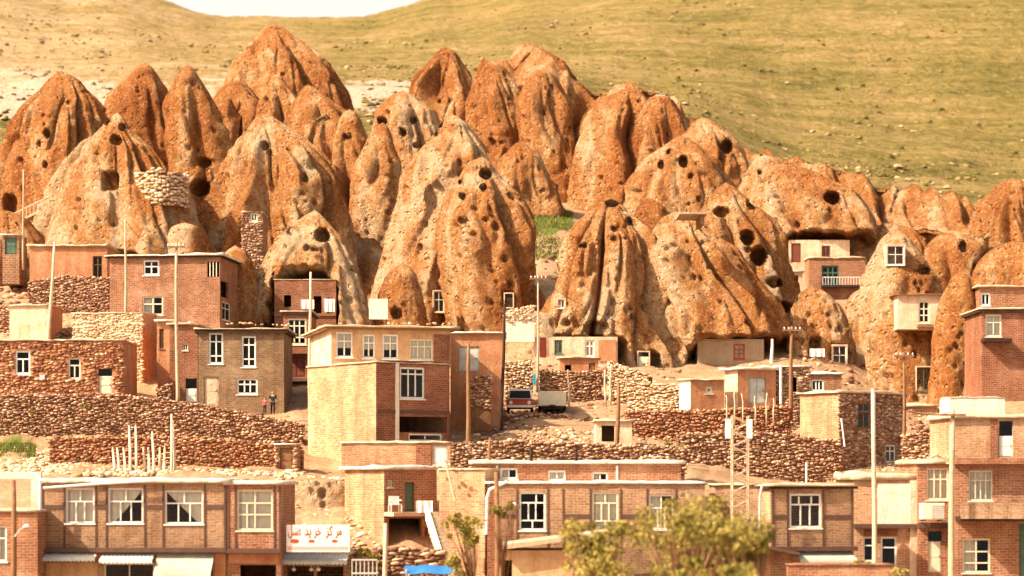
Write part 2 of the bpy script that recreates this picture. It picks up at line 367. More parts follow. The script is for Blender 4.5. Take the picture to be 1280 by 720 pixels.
def dirt_mat():
    t = NT('dirt_ground', 0.97, 0.05); co = t.coord(); n = t.noise(co, 0.35, 7, 0.7, 0.3); f = t.noise(co, 2.5, 5, 0.75)
    g = t.new('ShaderNodeAttribute'); g.attribute_name = 'grass'
    k = t.math('ADD', t.math('MULTIPLY', n, 0.6), t.math('MULTIPLY', f, 0.4))
    c = t.ramp(k, [(0.3, (0.2, 0.11, 0.055)), (0.5, (0.36, 0.22, 0.12)), (0.66, (0.5, 0.34, 0.2))])
    gc = t.ramp(f, [(0.35, (0.06, 0.085, 0.02)), (0.6, (0.15, 0.16, 0.035))])
    gm = t.ramp(t.math('ADD', g.outputs['Fac'], t.math('MULTIPLY', t.math('SUBTRACT', f, 0.5), 0.8)), [(0.4, 0.0), (0.62, 1.0)])
    t.bump(t.math('ADD', n, t.math('MULTIPLY', f, 0.5)), 0.9, 0.25)
    return t.color(t.mix(gm, c, gc))
def hill_mat():
    t = NT('dry_grass_hill', 0.97, 0.05); co = t.coord(); band = t.coord((0.12, 0.3, 1.6))
    n = t.noise(co, 0.035, 7, 0.65, 0.4); f = t.noise(co, 0.55, 6, 0.75); b = t.noise(band, 0.32, 5, 0.65, 0.3)
    g = t.new('ShaderNodeAttribute'); g.attribute_name = 'grass'; p = t.new('ShaderNodeAttribute'); p.attribute_name = 'pale'
    k = t.math('ADD', t.math('ADD', t.math('MULTIPLY', n, 0.32), t.math('MULTIPLY', f, 0.4)), t.math('MULTIPLY', b, 0.4))
    k = t.math('ADD', k, t.math('MULTIPLY', t.math('SUBTRACT', g.outputs['Fac'], 0.5), 0.35))
    c = t.ramp(k, [(0.37, (0.52, 0.37, 0.20)), (0.46, (0.40, 0.262, 0.11)), (0.54, (0.30, 0.212, 0.068)), (0.62, (0.20, 0.156, 0.042)), (0.71, (0.085, 0.072, 0.024))])
    spot = t.ramp(t.noise(t.coord((.45, .45, 1.4)), 0.9, 5, 0.75), [(0.53, 0.0), (0.64, 1.0)])
    c = t.mix(t.math('MULTIPLY', spot, 0.6), c, (0.15, 0.095, 0.035))
    c = t.mix(t.math('MULTIPLY', t.ramp(t.noise(t.coord((.5, .5, 1.5)), 0.8, 5, 0.75), [(0.57, 0.0), (0.68, 1.0)]), 0.6), c, (0.52, 0.37, 0.21))
    pm = t.ramp(t.math('ADD', p.outputs['Fac'], t.math('MULTIPLY', t.math('SUBTRACT', b, 0.55), 2.2)), [(0.35, 0.0), (0.6, 1.0)])
    c = t.mix(t.math('MULTIPLY', pm, 0.9), c, (0.62, 0.46, 0.33))
    t.bump(t.math('ADD', t.math('MULTIPLY', b, 1.0), f), 1.0, 1.6)
    return t.color(c)
M['dirt'] = dirt_mat(); M['hill'] = hill_mat()
sheet('village_ground', 6, 262, 300, 300, (0.28, 0.25, 0), 'dry tan dirt slope under the village houses', M['dirt'])
sheet('hillside', 262, 899, 150, 260, (0.9, 0.05, 0), 'grassy ochre hillside rising behind the rock cones', M['hill'])
sc_n = 14000
_px = rng.uniform(-150, 1430, sc_n); _d = np.exp(rng.uniform(math.log(275), math.log(640), sc_n)); _x = (_px - 640) * _d / F; _z = ground(_x, _d)
keep = pn(np.stack([_x * .03, _d * .012, _z * 0], 1)) > rng.uniform(-.9, .7, sc_n); _x, _d, _z = _x[keep], _d[keep], _z[keep]
def clumps(x, y, z, r, flat=0.6, per=7):
    n = len(x); base = np.array([(math.cos(a) , math.sin(a), 0) for a in np.linspace(0, 2 * math.pi, per, endpoint=False)] + [(math.cos(a + .5) * .7, math.sin(a + .5) * .7, .75) for a in np.linspace(0, 2 * math.pi, per, endpoint=False)] + [(0, 0, 1.05)])
    k = len(base); V = base[None] * (1 + rng.uniform(-.35, .35, (n, k, 1))) * r[:, None, None]; V[:, :, 2] *= flat
    V += np.stack([x, y, z - r * .15], 1)[:, None]
    f = []
    for i in range(per):
        j = (i + 1) % per; f.append((i, j, per + j, per + i)); f.append((per + i, per + j, 2 * per, 2 * per))
    f = np.array(f); tri = np.concatenate([f[:, [0, 1, 2]], f[0::2][:, [0, 2, 3]]])
    Fq = (tri[None] + (np.arange(n) * k)[:, None, None]).reshape(-1, 3)
    return V.reshape(-1, 3), Fq, np.repeat(rng.uniform(0, 1, n), k)
V_, F_, T_ = clumps(_x, _d, _z, np.abs(rng.normal(0.12, 0.26, len(_x))) * np.clip(1.5 - _d / 600, .5, 1) + .1, 0.6)
M['scrub'] = stone_mat('hill_scrub', [(0.1, (0.07, 0.06, 0.02)), (0.4, (0.17, 0.13, 0.035)), (0.65, (0.3, 0.19, 0.07)), (0.85, (0.5, 0.36, 0.2))])
tag(np_mesh('hill_scrub', V_, F_, M['scrub'], smooth=False, attrs={'tint': T_}), 'low dry scrub and stones dotted over the ochre hillside', 'scrub', None, 'stuff')

# ------------------------------------------------------------------ tuff rock cones
ROCKS = {}
def rock(key, label, D, out, bias=0.5, dr=0.8, lean=0.1, amp=1.0, flute=1.0, holes=(), step=0.15, pits=40, ext=8.0, group='eroded tuff cones', name='rock_cone', mat='rock', wide=.07, taper=True):
    out = sorted(out); rows = np.array([o[0] for o in out], float); xl = np.array([o[1] for o in out], float); xr = np.array([o[2] for o in out], float)
    ztop = (HZ - rows[0]) * D / F; zbot = (HZ - rows[-1]) * D / F
    H = ztop - zbot; nz = max(14, int(H / step)); t = np.linspace(0, 1, nz + 1) ** 1.0
    zz = ztop - H * t; rr = HZ - zz * F / D
    L = np.interp(rr, rows, xl); R = np.interp(rr, rows, xr)
    ker = np.hanning(max(3, int(1.1 / step)) | 1); ker /= ker.sum(); pad = len(ker) // 2
    def sm(a): 
        b = np.concatenate([2 * a[0] - a[pad:0:-1], a, 2 * a[-1] - a[-2:-pad - 2:-1]]); return np.convolve(b, ker, 'valid')
    L, R = sm(L), sm(R)
    spread_ = 1 + wide * np.clip((t - .45) / .55, 0, 1) ** 1.5; c = (L + R) / 2; w = spread_ * np.maximum((R - L) / 2, 1.0) * D / F
    cap = np.clip((ztop - zz) / 0.45, 0, 1); w = w * np.sqrt(1 - (1 - cap) ** 2 * 0.97)    # rounded top
    w = w * (0.58 + 0.42 * np.clip((ztop - zz) / (0.22 * H), 0, 1) ** 0.8) if H > 5 and taper else w
    ne = max(2, int(ext / 0.6)); zz = np.concatenate([zz, zbot - ext * np.linspace(1 / ne, 1, ne)])
    c = np.concatenate([c, np.full(ne, c[-1])]); w = np.concatenate([w, w[-1] + np.linspace(0, .4, ne)])
    nf = int(max(28, math.pi * max(w) * 0.92 / step)); nb = max(12, nf // 3)
    ang = np.concatenate([np.linspace(-math.pi, 0, nf, endpoint=False), np.linspace(0, math.pi, nb, endpoint=False)])
    na = len(ang); A, Z = np.meshgrid(ang, zz); W = np.repeat(w[:, None], na, 1); Cc = np.repeat(c[:, None], na, 1)
    yc = D + lean * (Z - zbot)
    se = 2.25; ca, sa = np.cos(A), np.sin(A); rad = (np.abs(ca) ** se + np.abs(sa) ** se) ** (-1 / se)
    wy = np.maximum(W * dr, np.minimum(W, 1.2))
    X = (Cc - 640) * D / F + W * rad * ca; Y = yc + wy * rad * sa
    seed = (hash(key) if False else sum(ord(ch) * (i + 3) for i, ch in enumerate(key))) % 97
    p = np.stack([X.ravel(), Y.ravel(), Z.ravel()], 1); q = p + seed * 3.7
    dx = (ca * rad).ravel(); dy = (sa * rad).ravel() * 0.9
    sca = np.minimum(1.0, W.ravel() / 2.6)
    Wm = max(w) * 0.75
    uq = np.stack([(ca * Wm).ravel(), (sa * Wm).ravel(), Z.ravel() * 0.11], 1) + seed * 1.7
    wob = np.stack([pn(q * 0.2), pn(q * 0.2 + 9), np.zeros(len(q))], 1) * 0.9; uq = uq + wob
    ridge = 1 - np.abs(pn(uq * 0.25)) * 2.0; crease = np.maximum(0, 1 - np.abs(pn(uq * 0.19 + 50)) * 5.0) ** 1.4
    fine_c = np.maximum(0, 1 - np.abs(pn(uq * np.array([0.5, 0.5, 1.2]) + 80)) * 5) ** 1.4
    d = 0.13 * W.ravel() * fbm(q * 0.08, 2) * amp
    d += flute * np.clip((ztop - Z.ravel()) / 4.5, .15, 1) * (0.95 * ridge - 1.5 * crease - 0.4 * fine_c + 0.15 * pn(uq * 1.1))
    d += 0.13 * fbm(q * np.array([0.45, 0.45, 0.3]), 2) * amp + 0.09 * fbm(q * 1.4, 3)
    pits = int(pits * 2.0)
    if pits:
        pc = p[rng.integers(0, len(p), pits)]; pr = rng.uniform(0.12, 0.22, pits) * rng.choice([1, 1, 1, 1, 1.5], pits); pd = pr * rng.uniform(1.2, 2.2, pits)
        for k in range(pits):
            near = np.abs(p[:, 2] - pc[k, 2]) < pr[k] * 1.3; pp = p[near] - pc[k]
            rr_ = np.sqrt(pp[:, 0] ** 2 + pp[:, 1] ** 2 + (pp[:, 2] * 0.8) ** 2) / pr[k]
            d[near] -= pd[k] * np.clip(2.2 - 2.2 * rr_, 0, 1)
    d *= sca * (0.5 + 0.5 * np.clip((ztop - Z.ravel()) / 3.0, 0, 1))
    p[:, 0] += d * dx; p[:, 1] += d * dy; p[:, 2] += 0.12 * pn(q * 0.9) * sca
    # cave mouths: real hollows pushed back into the rock
    for h in holes:
        hx, hy, rx, ry = h[:4]; dep = h[4] if len(h) > 4 else 1.4; pw = h[5] if len(h) > 5 else 2
        PXv = 640 + F * p[:, 0] / p[:, 1]; RWv = HZ - F * p[:, 2] / p[:, 1]
        e = (np.abs((PXv - hx) / rx) ** pw + np.abs((RWv - hy) / ry) ** pw) ** (1 / pw) + 0.13 * pn(q * 1.1)
        front = p[:, 1] < (yc.ravel() - 0.05 * W.ravel())
        p[:, 1] += np.where(front, dep * np.clip((1.12 - e) * 5.0, 0, 1), 0)
    I = (np.arange(len(zz) - 1)[:, None] * na + np.arange(na)[None]).ravel(); J = (np.arange(len(zz) - 1)[:, None] * na + (np.arange(na)[None] + 1) % na).ravel()
    Fq = np.stack([I, I + na, J + na, J], 1)
    top = np.array([[p[:na, 0].mean(), p[:na, 1].mean(), p[:na, 2].mean() + 0.1]]); p = np.concatenate([p, top]); ti = len(p) - 1
    capf = np.stack([np.arange(na), (np.arange(na) + 1) % na, np.full(na, ti), np.full(na, ti)], 1)
    org = np.array([(c[-1] - 640) * D / F, D, zbot])
    Vv = p - org
    me_f = [tuple(r) for r in ()]
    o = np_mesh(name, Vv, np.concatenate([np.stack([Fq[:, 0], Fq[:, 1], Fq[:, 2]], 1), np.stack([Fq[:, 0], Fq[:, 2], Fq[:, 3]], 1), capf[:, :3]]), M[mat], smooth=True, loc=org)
    o.color = (.2 + bias * .5, 0, 0, 1)
    tag(o, label, 'rock', group)
    fr = p[:, 1] < D + 0.3 * max(w)
    ROCKS[key] = (o, p[fr], org)
    return o
def on_rock(key, px, row):
    """world point of the rock surface seen at that pixel"""
    o, p, org = ROCKS[key]; X = 640 + F * p[:, 0] / p[:, 1]; Rw = HZ - F * p[:, 2] / p[:, 1]
    d = np.hypot(X - px, Rw - row); k = np.argsort(d)[:12]; y = p[k, 1].min()
    return P(px, row, y)

def ridge(label, top, bot, D0, D1, bias=.55, run=7.0, step=.2, amp=1.0, name='rock_ridge'):
    """continuous fluted rock wall; top [(px,row)..], bottom row at both ends, depth at both ends"""
    px0, px1 = top[0][0], top[-1][0]; n = int((px1 - px0) * (D0 + D1) / 2 / F / step); px = np.linspace(px0, px1, n); D = D0 + (D1 - D0) * (px - px0) / (px1 - px0)
    tr = np.interp(px, [a for a, _ in top], [b for _, b in top]); zt = (HZ - tr) * D / F; zb = (HZ - (bot[0] + (bot[1] - bot[0]) * (px - px0) / (px1 - px0))) * D / F
    x = (px - 640) * D / F; seed = len(label) * 3.1 + px0 * .37
    jag = pn(np.stack([x * .32 + seed, x * 0, x * 0], 1)); zt = zt + .9 * amp * (1 - 2 * np.abs(jag)) - .5 + .35 * pn(np.stack([x * 1.1 + seed, x * 0 + 3, x * 0], 1))
    m = max(12, int((zt - zb).max() / step)); T = np.concatenate([np.linspace(0, 1, m), [1.25]]); V = []
    X = np.repeat(x[None], len(T), 0); Tt = np.repeat(T[:, None], n, 1); Z = zt[None] * (1 - Tt) + zb[None] * Tt; Y = D[None] - run * Tt ** 1.15 + .6
    hang = np.clip(Tt * 6, 0, 1)
    q = np.stack([X.ravel(), Y.ravel() * .25, Z.ravel() * .1], 1) + seed; q2 = np.stack([X.ravel(), Y.ravel(), Z.ravel()], 1) + seed
    q = q + np.stack([pn(q2 * .2), 0 * q[:, 0], 0 * q[:, 0]], 1) * 1.2
    d = 1.1 * (1 - 2.2 * np.abs(pn(q * .25))) - 1.9 * np.maximum(0, 1 - np.abs(pn(q * .2 + 40)) * 5) ** 1.5 - .5 * np.maximum(0, 1 - np.abs(pn(q * .55 + 60)) * 5) ** 1.5 + .3 * fbm(q2 * .3, 3) + .12 * fbm(q2 * 1.3, 2)
    Y = Y - (d * amp).reshape(Y.shape) * (.35 + .65 * hang)
    front = np.stack([X, Y, Z], -1)
    back = [np.stack([x, D + .6 + 1.5 * k, zt + (.0, .25, -6)[k] * (1 if k else 1) - (.3 if k == 0 else 0)], -1) for k in (0, 1, 2)]
    G = np.concatenate([np.stack(back[::-1]), front]); r = len(G); I = (np.arange(r - 1)[:, None] * n + np.arange(n - 1)[None]).ravel()
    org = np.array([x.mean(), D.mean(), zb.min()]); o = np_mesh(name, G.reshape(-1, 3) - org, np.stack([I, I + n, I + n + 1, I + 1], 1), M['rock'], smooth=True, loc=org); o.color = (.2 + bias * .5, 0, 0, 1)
    return tag(o, label, 'rock')

# ------------------------------------------------------------------ continuous ridges behind and between the cones
ridge('jagged fluted rock wall stepping down along the foot of the grassy slope', [(915, 190), (940, 198), (958, 190), (975, 194), (1000, 197), (1030, 206), (1048, 214), (1064, 212), (1090, 224), (1100, 224), (1118, 232), (1122, 238), (1142, 234), (1160, 240), (1190, 243), (1210, 250), (1216, 262), (1240, 250), (1300, 240), (1380, 250), (1450, 238), (1560, 256)], (330, 360), 236, 216, .55, run=11)
ridge('towering fluted wall under the domed crown rock', [(585, 130), (592, 98), (604, 76), (622, 72), (640, 84), (652, 76), (668, 62), (690, 68), (704, 92), (714, 100), (728, 104), (744, 120), (750, 118), (775, 108), (800, 104), (815, 114), (830, 118), (850, 128), (858, 150), (880, 149), (905, 160), (925, 184), (950, 200)], (300, 320), 248, 232, .6, run=14)
ridge('dark rock wall between the spires and the tallest cone', [(100, 200), (130, 150), (150, 128), (190, 130), (220, 140), (255, 150), (285, 125), (300, 150)], (310, 320), 236, 240, .62, run=9)
ridge('fluted rock wall behind the two narrow pillars', [(380, 150), (405, 146), (425, 160), (460, 178), (480, 160), (500, 172), (540, 150), (590, 165)], (350, 350), 236, 238, .58, run=12)
ridge('rock apron joining the feet of the central cones', [(395, 300), (430, 290), (460, 300), (490, 310)], (420, 420), 206, 204, .5, run=10)
ridge('broken rock apron above the balcony house and the window cone', [(930, 262), (1000, 268), (1060, 272), (1100, 282), (1130, 288), (1160, 292), (1240, 300)], (400, 420), 214, 200, .45, run=9)
# ------------------------------------------------------------------ the cones, back to front (row, left px, right px)
rock('tall', 'tallest blunt topped rock cone rising against the pale sky', 262, [(27, 328, 352), (36, 316, 366), (60, 302, 388), (90, 286, 408), (120, 274, 426), (160, 264, 440), (230, 258, 450)], .66, holes=[(306, 60, 5, 4, .8)], pits=24)
rock('tallfoot', 'reddish lump at the foot of the tallest cone, beside the pointed spire', 246, [(98, 280, 306), (108, 268, 318), (130, 262, 328), (170, 260, 334), (235, 258, 338)], .72, pits=20)
rock('tallrib', 'slender rib standing before the tallest cone', 243, [(90, 338, 352), (110, 326, 364), (140, 320, 380), (180, 318, 392), (240, 316, 400)], .6, pits=26)
rock('tallright', 'sloping shoulder of the tallest cone above the narrow rounded pillar', 240, [(104, 376, 392), (120, 366, 412), (140, 362, 430), (170, 360, 440), (240, 358, 448)], .64, pits=26)
rock('backpeak', 'rounded back peak far behind the pock marked rock', 256, [(56, 546, 566), (66, 538, 578), (90, 526, 588), (115, 518, 597), (150, 510, 606), (220, 500, 615)], .68, pits=20)
rock('backflat', 'broad flat topped pillar beside the rounded back peak', 242, [(74, 602, 630), (84, 597, 640), (130, 594, 655), (180, 592, 672), (250, 588, 690)], .62, pits=30)
rock('crown', 'domed crown rock over the highest pillars on the grassy slope', 256, [(52, 646, 672), (60, 636, 690), (75, 632, 704), (95, 634, 714), (130, 640, 722), (200, 640, 730)], .62, pits=16)
rock('crownrib', 'fluted pillar under the domed crown rock', 234, [(84, 664, 690), (96, 652, 702), (130, 652, 712), (180, 660, 724), (250, 668, 734)], .7, holes=[(682, 247, 5, 8, 1.2), (695, 254, 5, 6, 1.2)], pits=30)
rock('crownend', 'small capped pillar with dark hollows beside the domed crown', 243, [(100, 706, 730), (112, 700, 742), (150, 700, 748), (220, 696, 756)], .6, holes=[(718, 127, 5, 4, 1.), (731, 126, 4, 4, 1.)], pits=16)
rock('massif', 'broad fluted massif in the middle of the ridge', 231, [(108, 776, 802), (120, 750, 816), (150, 742, 826), (200, 732, 834), (260, 722, 846)], .52, flute=1.35, pits=40)
rock('massif2', 'pillar with a notched top against the grassy slope', 228, [(118, 806, 846), (126, 800, 852), (150, 798, 858), (200, 800, 870), (260, 800, 880)], .6, flute=1.2, pits=30)
rock('ridgehole', 'ridge shoulder with one large round dark hole', 224, [(146, 866, 890), (158, 858, 908), (180, 850, 924), (210, 846, 938), (260, 840, 950)], .58, holes=[(909, 183, 7, 8, 2.)], pits=24)
rock('twin', 'twin hollow rock below the notched pillar', 212, [(168, 844, 864), (180, 826, 880), (205, 806, 896), (235, 796, 906), (300, 790, 915)], .3, holes=[(855, 202, 6, 7, 1.4), (827, 206, 4, 5, 1.), (836, 190, 3, 3, .8)], pits=50)
rock('gap', 'pock marked rock with black holes between two narrow pillars', 230, [(112, 492, 514), (122, 476, 528), (140, 471, 544), (170, 472, 552), (230, 474, 560)], .48, holes=[(478, 151, 6, 5, 1.5), (516, 150, 4, 4, 1.2), (504, 165, 4, 5, 1.2), (521, 182, 4, 3, 1.)], pits=40)
rock('lefttall', 'broad cone with a shaded flank above the rail ramp', 214, [(85, 64, 82), (98, 48, 104), (125, 36, 118), (160, 20, 124), (200, 4, 128), (250, -14, 132), (310, -26, 138)], .62, holes=[(58, 167, 4, 6, 1.), (13, 256, 7, 13, 1.2, 4), (56, 205, 3, 4, .7)], pits=40)
rock('spire1', 'reddish spire behind the pale cone with a square window', 226, [(75, 170, 186), (88, 156, 198), (110, 140, 206), (140, 132, 212), (180, 132, 218), (250, 134, 222)], .7, pits=26)
rock('spire2', 'pointed spire with a dark hollow at its foot', 221, [(78, 224, 240), (92, 213, 250), (130, 208, 264), (165, 212, 276), (200, 218, 280), (260, 222, 276)], .72, holes=[(255, 203, 8, 6, 1.2), (250, 235, 12, 10, 2.)], pits=26)
rock('pillarA', 'narrow rounded pillar next to the slim smooth pillar', 216, [(134, 426, 446), (146, 416, 455), (190, 411, 460), (250, 410, 465), (330, 408, 470)], .62, holes=[(434, 170, 5, 3, .9), (422, 140, 4, 3, .8)], pits=30)
rock('pillarB', 'slim smooth pillar with a long straight right edge', 211, [(150, 470, 484), (165, 456, 493), (210, 446, 498), (270, 438, 496), (330, 436, 488), (380, 436, 490)], .5, flute=.7, pits=36)
rock('pale', 'pale broad cone pierced by one square window', 198, [(138, 138, 148), (150, 124, 160), (175, 106, 174), (200, 90, 190), (230, 72, 212), (265, 56, 238), (310, 40, 254), (340, 36, 262)], .36, holes=[(138, 226, 10, 11, 1.0, 5), (135, 152, 4, 4, .8), (152, 159, 4, 4, .8), (145, 175, 7, 6, .9), (156, 328, 17, 13, 1.8, 4)], pits=60)
rock('fluted', 'big fluted cone with a small stone dwelling on its flank', 202, [(138, 318, 338), (150, 304, 358), (180, 290, 384), (215, 276, 404), (260, 262, 418), (320, 250, 430), (370, 246, 440)], .42, flute=1.5, holes=[(331, 182, 5, 5, 1.), (372, 162, 3, 4, .9), (380, 222, 4, 5, 1.)], pits=60)
rock('central', 'great central cone with white streaked face', 192, [(139, 556, 574), (150, 544, 590), (180, 528, 612), (220, 514, 622), (270, 502, 626), (320, 490, 626), (370, 478, 628), (420, 470, 630)], .38, flute=1.1, holes=[(550, 153, 4, 5, 1.), (546, 166, 3, 4, .8), (592, 365, 12, 16, 2.2, 4), (592, 390, 8, 8, 1.2), (545, 245, 14, 16, .5)], pits=70)
rock('centralfront', 'rounded buttress with a dark eye hollow in front of the great central cone', 184.5, [(193, 592, 612), (203, 574, 624), (240, 561, 642), (290, 558, 658), (340, 562, 664), (400, 566, 662), (430, 566, 660)], .5, flute=1.0, holes=[(607, 217, 7, 6, 1.4), (604, 234, 4, 4, 1.), (578, 245, 4, 4, .9), (576, 227, 3, 3, .8), (579, 275, 6, 4, .7), (613, 190, 5, 6, 1.), (636, 374, 7, 11, 1.0, 4)], pits=70)
rock('nub', 'small smooth rock nub at the foot of the great central cone', 180, [(328, 496, 510), (338, 484, 520), (370, 474, 526), (415, 470, 530)], .66, pits=20, flute=.5, holes=[(496, 392, 6, 7, .9)])
rock('slab', 'wide overhanging slab with a cave hole sheltering a balcony house', 206, [(192, 940, 976), (202, 930, 1006), (216, 926, 1036), (240, 930, 1066), (270, 936, 1084), (296, 940, 1094), (330, 944, 1098), (390, 944, 1098)], .58, dr=.55, flute=.8, holes=[(1041, 247, 9, 7, 2.2), (1042, 345, 62, 50, 5.5, 6), (950, 215, 3, 3, .8)], pits=40)
rock('eyes', 'ridge pitted with a chain of large black cave eyes', 188, [(226, 900, 918), (236, 888, 932), (260, 878, 950), (300, 880, 970), (350, 890, 984), (400, 898, 992), (450, 898, 996)], .42, flute=1.2, holes=[(935, 297, 8, 9, 2.2), (949, 320, 9, 11, 2.2), (941, 255, 6, 6, 1.4), (978, 383, 11, 7, 1.6), (968, 353, 9, 5, 1.6), (903, 265, 10, 6, 1.), (955, 375, 5, 5, 1.)], pits=60)
rock('leftfront', 'front cone with a deep shadowed groove down its middle', 178, [(246, 754, 776), (256, 730, 790), (280, 712, 804), (310, 700, 812), (350, 684, 820), (400, 660, 830), (440, 646, 842), (475, 640, 850)], .33, flute=1.5, holes=[(766, 252, 8, 6, 1.8), (787, 277, 4, 4, 1.), (745, 410, 16, 9, 1.2), (729, 307, 5, 3, .7), (816, 455, 9, 14, 1.6, 4), (718, 448, 58, 27, 4.0, 6)], pits=80)
rock('blockfront', 'broad front cone speckled with pits above a grey walled cave dwelling', 178, [(262, 832, 872), (268, 818, 886), (290, 806, 900), (330, 804, 928), (370, 808, 956), (410, 816, 982), (440, 826, 994), (480, 836, 996)], .4, flute=1.1, holes=[(916, 462, 52, 40, 4.0, 5), (970, 455, 30, 32, 4.0, 5), (890, 445, 20, 18, 3.0, 2), (880, 268, 6, 6, 1.2)], pits=110)
rock('lump', 'pale crumbling rock lump below the balcony house', 178, [(358, 1002, 1030), (368, 992, 1046), (395, 990, 1060), (430, 990, 1068), (480, 990, 1072)], .25, flute=.5, holes=[(1021, 437, 8, 14, 1.4, 4), (996, 374, 4, 4, .7), (1050, 442, 10, 12, .8, 5)], pits=60)
rock('archrock', 'low cone hollowed by a wide arch with dwellings inside', 180, [(261, 386, 398), (272, 368, 412), (290, 346, 426), (320, 326, 440), (350, 316, 450), (390, 308, 460), (420, 304, 464)], .36, flute=.6, holes=[(402, 294, 9, 8, 1.8), (366, 288, 7, 5, .8), (379, 400, 40, 62, 5.5, 3), (393, 312, 5, 4, .8)], pits=60)
rock('cliffcone', 'rounded cone with a white framed window near its top', 174, [(284, 1114, 1134), (296, 1096, 1150), (320, 1086, 1164), (350, 1080, 1174), (400, 1076, 1180), (450, 1082, 1184), (500, 1092, 1190), (560, 1096, 1196)], .3, flute=.6, holes=[(1155, 338, 7, 5, 1.), (1146, 530, 17, 16, 2.6, 4)], pits=60)
rock('cliffpillar', 'smooth orange plastered rock pillar beside the dark red brick house', 168, [(338, 1196, 1216), (348, 1186, 1222), (380, 1176, 1226), (430, 1168, 1229), (490, 1166, 1228), (540, 1164, 1226)], .46, flute=.4, pits=26)
rock('dome', 'orange dome between the window cone and the reddish cliff', 192, [(287, 1178, 1206), (294, 1164, 1222), (310, 1158, 1232), (340, 1156, 1236), (390, 1150, 1240)], .62, holes=[(1205, 308, 5, 7, 1.2)], pits=16, flute=.7)
rock('rightcliff', 'tall cliff ending the ridge of small knobs', 205, [(222, 1252, 1290), (230, 1238, 1300), (260, 1224, 1312), (300, 1218, 1320), (360, 1214, 1330)], .62, pits=26)
rock('rightcliff2', 'reddish cliff base behind the dark red brick house', 190, [(300, 1252, 1290), (312, 1232, 1302), (340, 1222, 1312), (420, 1216, 1320)], .66, pits=16)
rock('ledge', 'pale broken ledge under the red doored cave rooms', 175, [(386, 640, 668), (394, 632, 694), (420, 630, 706), (455, 630, 712)], .28, flute=.4, pits=40)
rock('boulder1', 'pale boulder with a white rim beside the ring wall of stones', 188, [(278, 222, 238), (284, 212, 250), (298, 210, 252), (315, 212, 252)], .22, flute=.2, pits=6, amp=.6)
rock('boulder2', 'broken pale outcrop wedged behind the brick house with the dark balcony', 178, [(306, 286, 300), (316, 276, 312), (345, 274, 318), (400, 274, 322)], .3, flute=.5, pits=20)
rock('edgecone', 'low brown rock foot beneath the rail ramp', 194, [(262, -20, 14), (275, -40, 34), (300, -60, 50), (330, -70, 60)], .6, flute=.5, pits=20)
rock('cliffwall', 'pale plastered cliff face carrying the cream bay window', 174, [(352, 1120, 1180), (362, 1106, 1200), (400, 1098, 1214), (450, 1096, 1220), (500, 1100, 1222), (560, 1104, 1222)], .3, dr=.5, flute=.3, pits=30, amp=.6, holes=[(1146, 530, 17, 16, 2.6, 4)])
rock('shoulder', 'low rock shoulder carrying the ring wall of stones', 197, [(243, 170, 234), (248, 164, 240), (262, 160, 244), (290, 158, 248), (330, 156, 252)], .4, flute=.5, taper=False, pits=30, holes=[(164, 300, 4, 4, .8), (195, 272, 4, 5, .9)])
rock('bank', 'pale crumbling earth bank beside the lettered shop board', 124.5, [(598, 350, 446), (610, 340, 452), (640, 338, 456), (700, 336, 460)], .22, dr=.45, flute=.25, pits=14, ext=3, amp=.5, step=.12, taper=False, name='earth_bank', group=None)
rock('fillA', 'narrow dark rock fin wedged between the fluted cone and the slim pillar', 214, [(190, 396, 408), (205, 388, 420), (260, 386, 430), (330, 384, 440)], .6, pits=20)
rock('fillB', 'reddish rock apron between the great central cone and the fluted pillars', 222, [(176, 640, 660), (195, 628, 676), (230, 622, 684), (262, 618, 690)], .66, pits=20)
rock('fillC', 'orange rock saddle linking the grooved front cone and the speckled cone', 186, [(246, 800, 822), (256, 792, 836), (300, 790, 846), (380, 790, 850)], .62, pits=20)
rock('cleft', 'narrow shadowed rock fin in the cleft beside the pale rock lump', 184, [(362, 1066, 1084), (372, 1058, 1092), (420, 1052, 1098), (500, 1046, 1104)], .5, pits=20)
rock('cleft2', 'low rock fin behind the parapet of the pale broken ledge', 186, [(352, 652, 668), (362, 644, 680), (400, 638, 688), (440, 634, 694)], .52, pits=20)

# ------------------------------------------------------------------ building kit
_ph = (1 + 5 ** .5) / 2
_pb = np.array([(-1, _ph, 0), (1, _ph, 0), (-1, -_ph, 0), (1, -_ph, 0), (0, -1, _ph), (0, 1, _ph), (0, -1, -_ph), (0, 1, -_ph), (_ph, 0, -1), (_ph, 0, 1), (-_ph, 0, -1), (-_ph, 0, 1)], float)
_pf = np.array([(0, 11, 5), (0, 5, 1), (0, 1, 7), (0, 7, 10), (0, 10, 11), (1, 5, 9), (5, 11, 4), (11, 10, 2), (10, 7, 6), (7, 1, 8), (3, 9, 4), (3, 4, 2), (3, 2, 6), (3, 6, 8), (3, 8, 9), (4, 9, 5), (2, 4, 11), (6, 2, 10), (8, 6, 7), (9, 8, 1)])
_pb = _pb[:, [0, 2, 1]] * np.array([.72, .72, .62]); _pf = _pf[:, ::-1]
def stone_geo(C, S, U=(1, 0), rough=0.2):
    """C centres (N,3), S half sizes (N,3) along U, its normal and z"""
    n = len(C); V = _pb[None] * S[:, None] * (1 + rng.uniform(-rough, rough, (n, 12, 3)))
    t = rng.uniform(-.16, .16, n); c, s = np.cos(t)[:, None], np.sin(t)[:, None]
    x = V[:, :, 0] * c - V[:, :, 2] * s; z = V[:, :, 0] * s + V[:, :, 2] * c; y = V[:, :, 1]
    W = np.stack([x * U[0] - y * U[1], x * U[1] + y * U[0], z], -1) + C[:, None]
    Fq = (_pf[None] + (np.arange(n) * 12)[:, None, None]).reshape(-1, 3)
    return W.reshape(-1, 3), Fq, np.repeat(rng.uniform(0, 1, n) ** 1.25, 12)
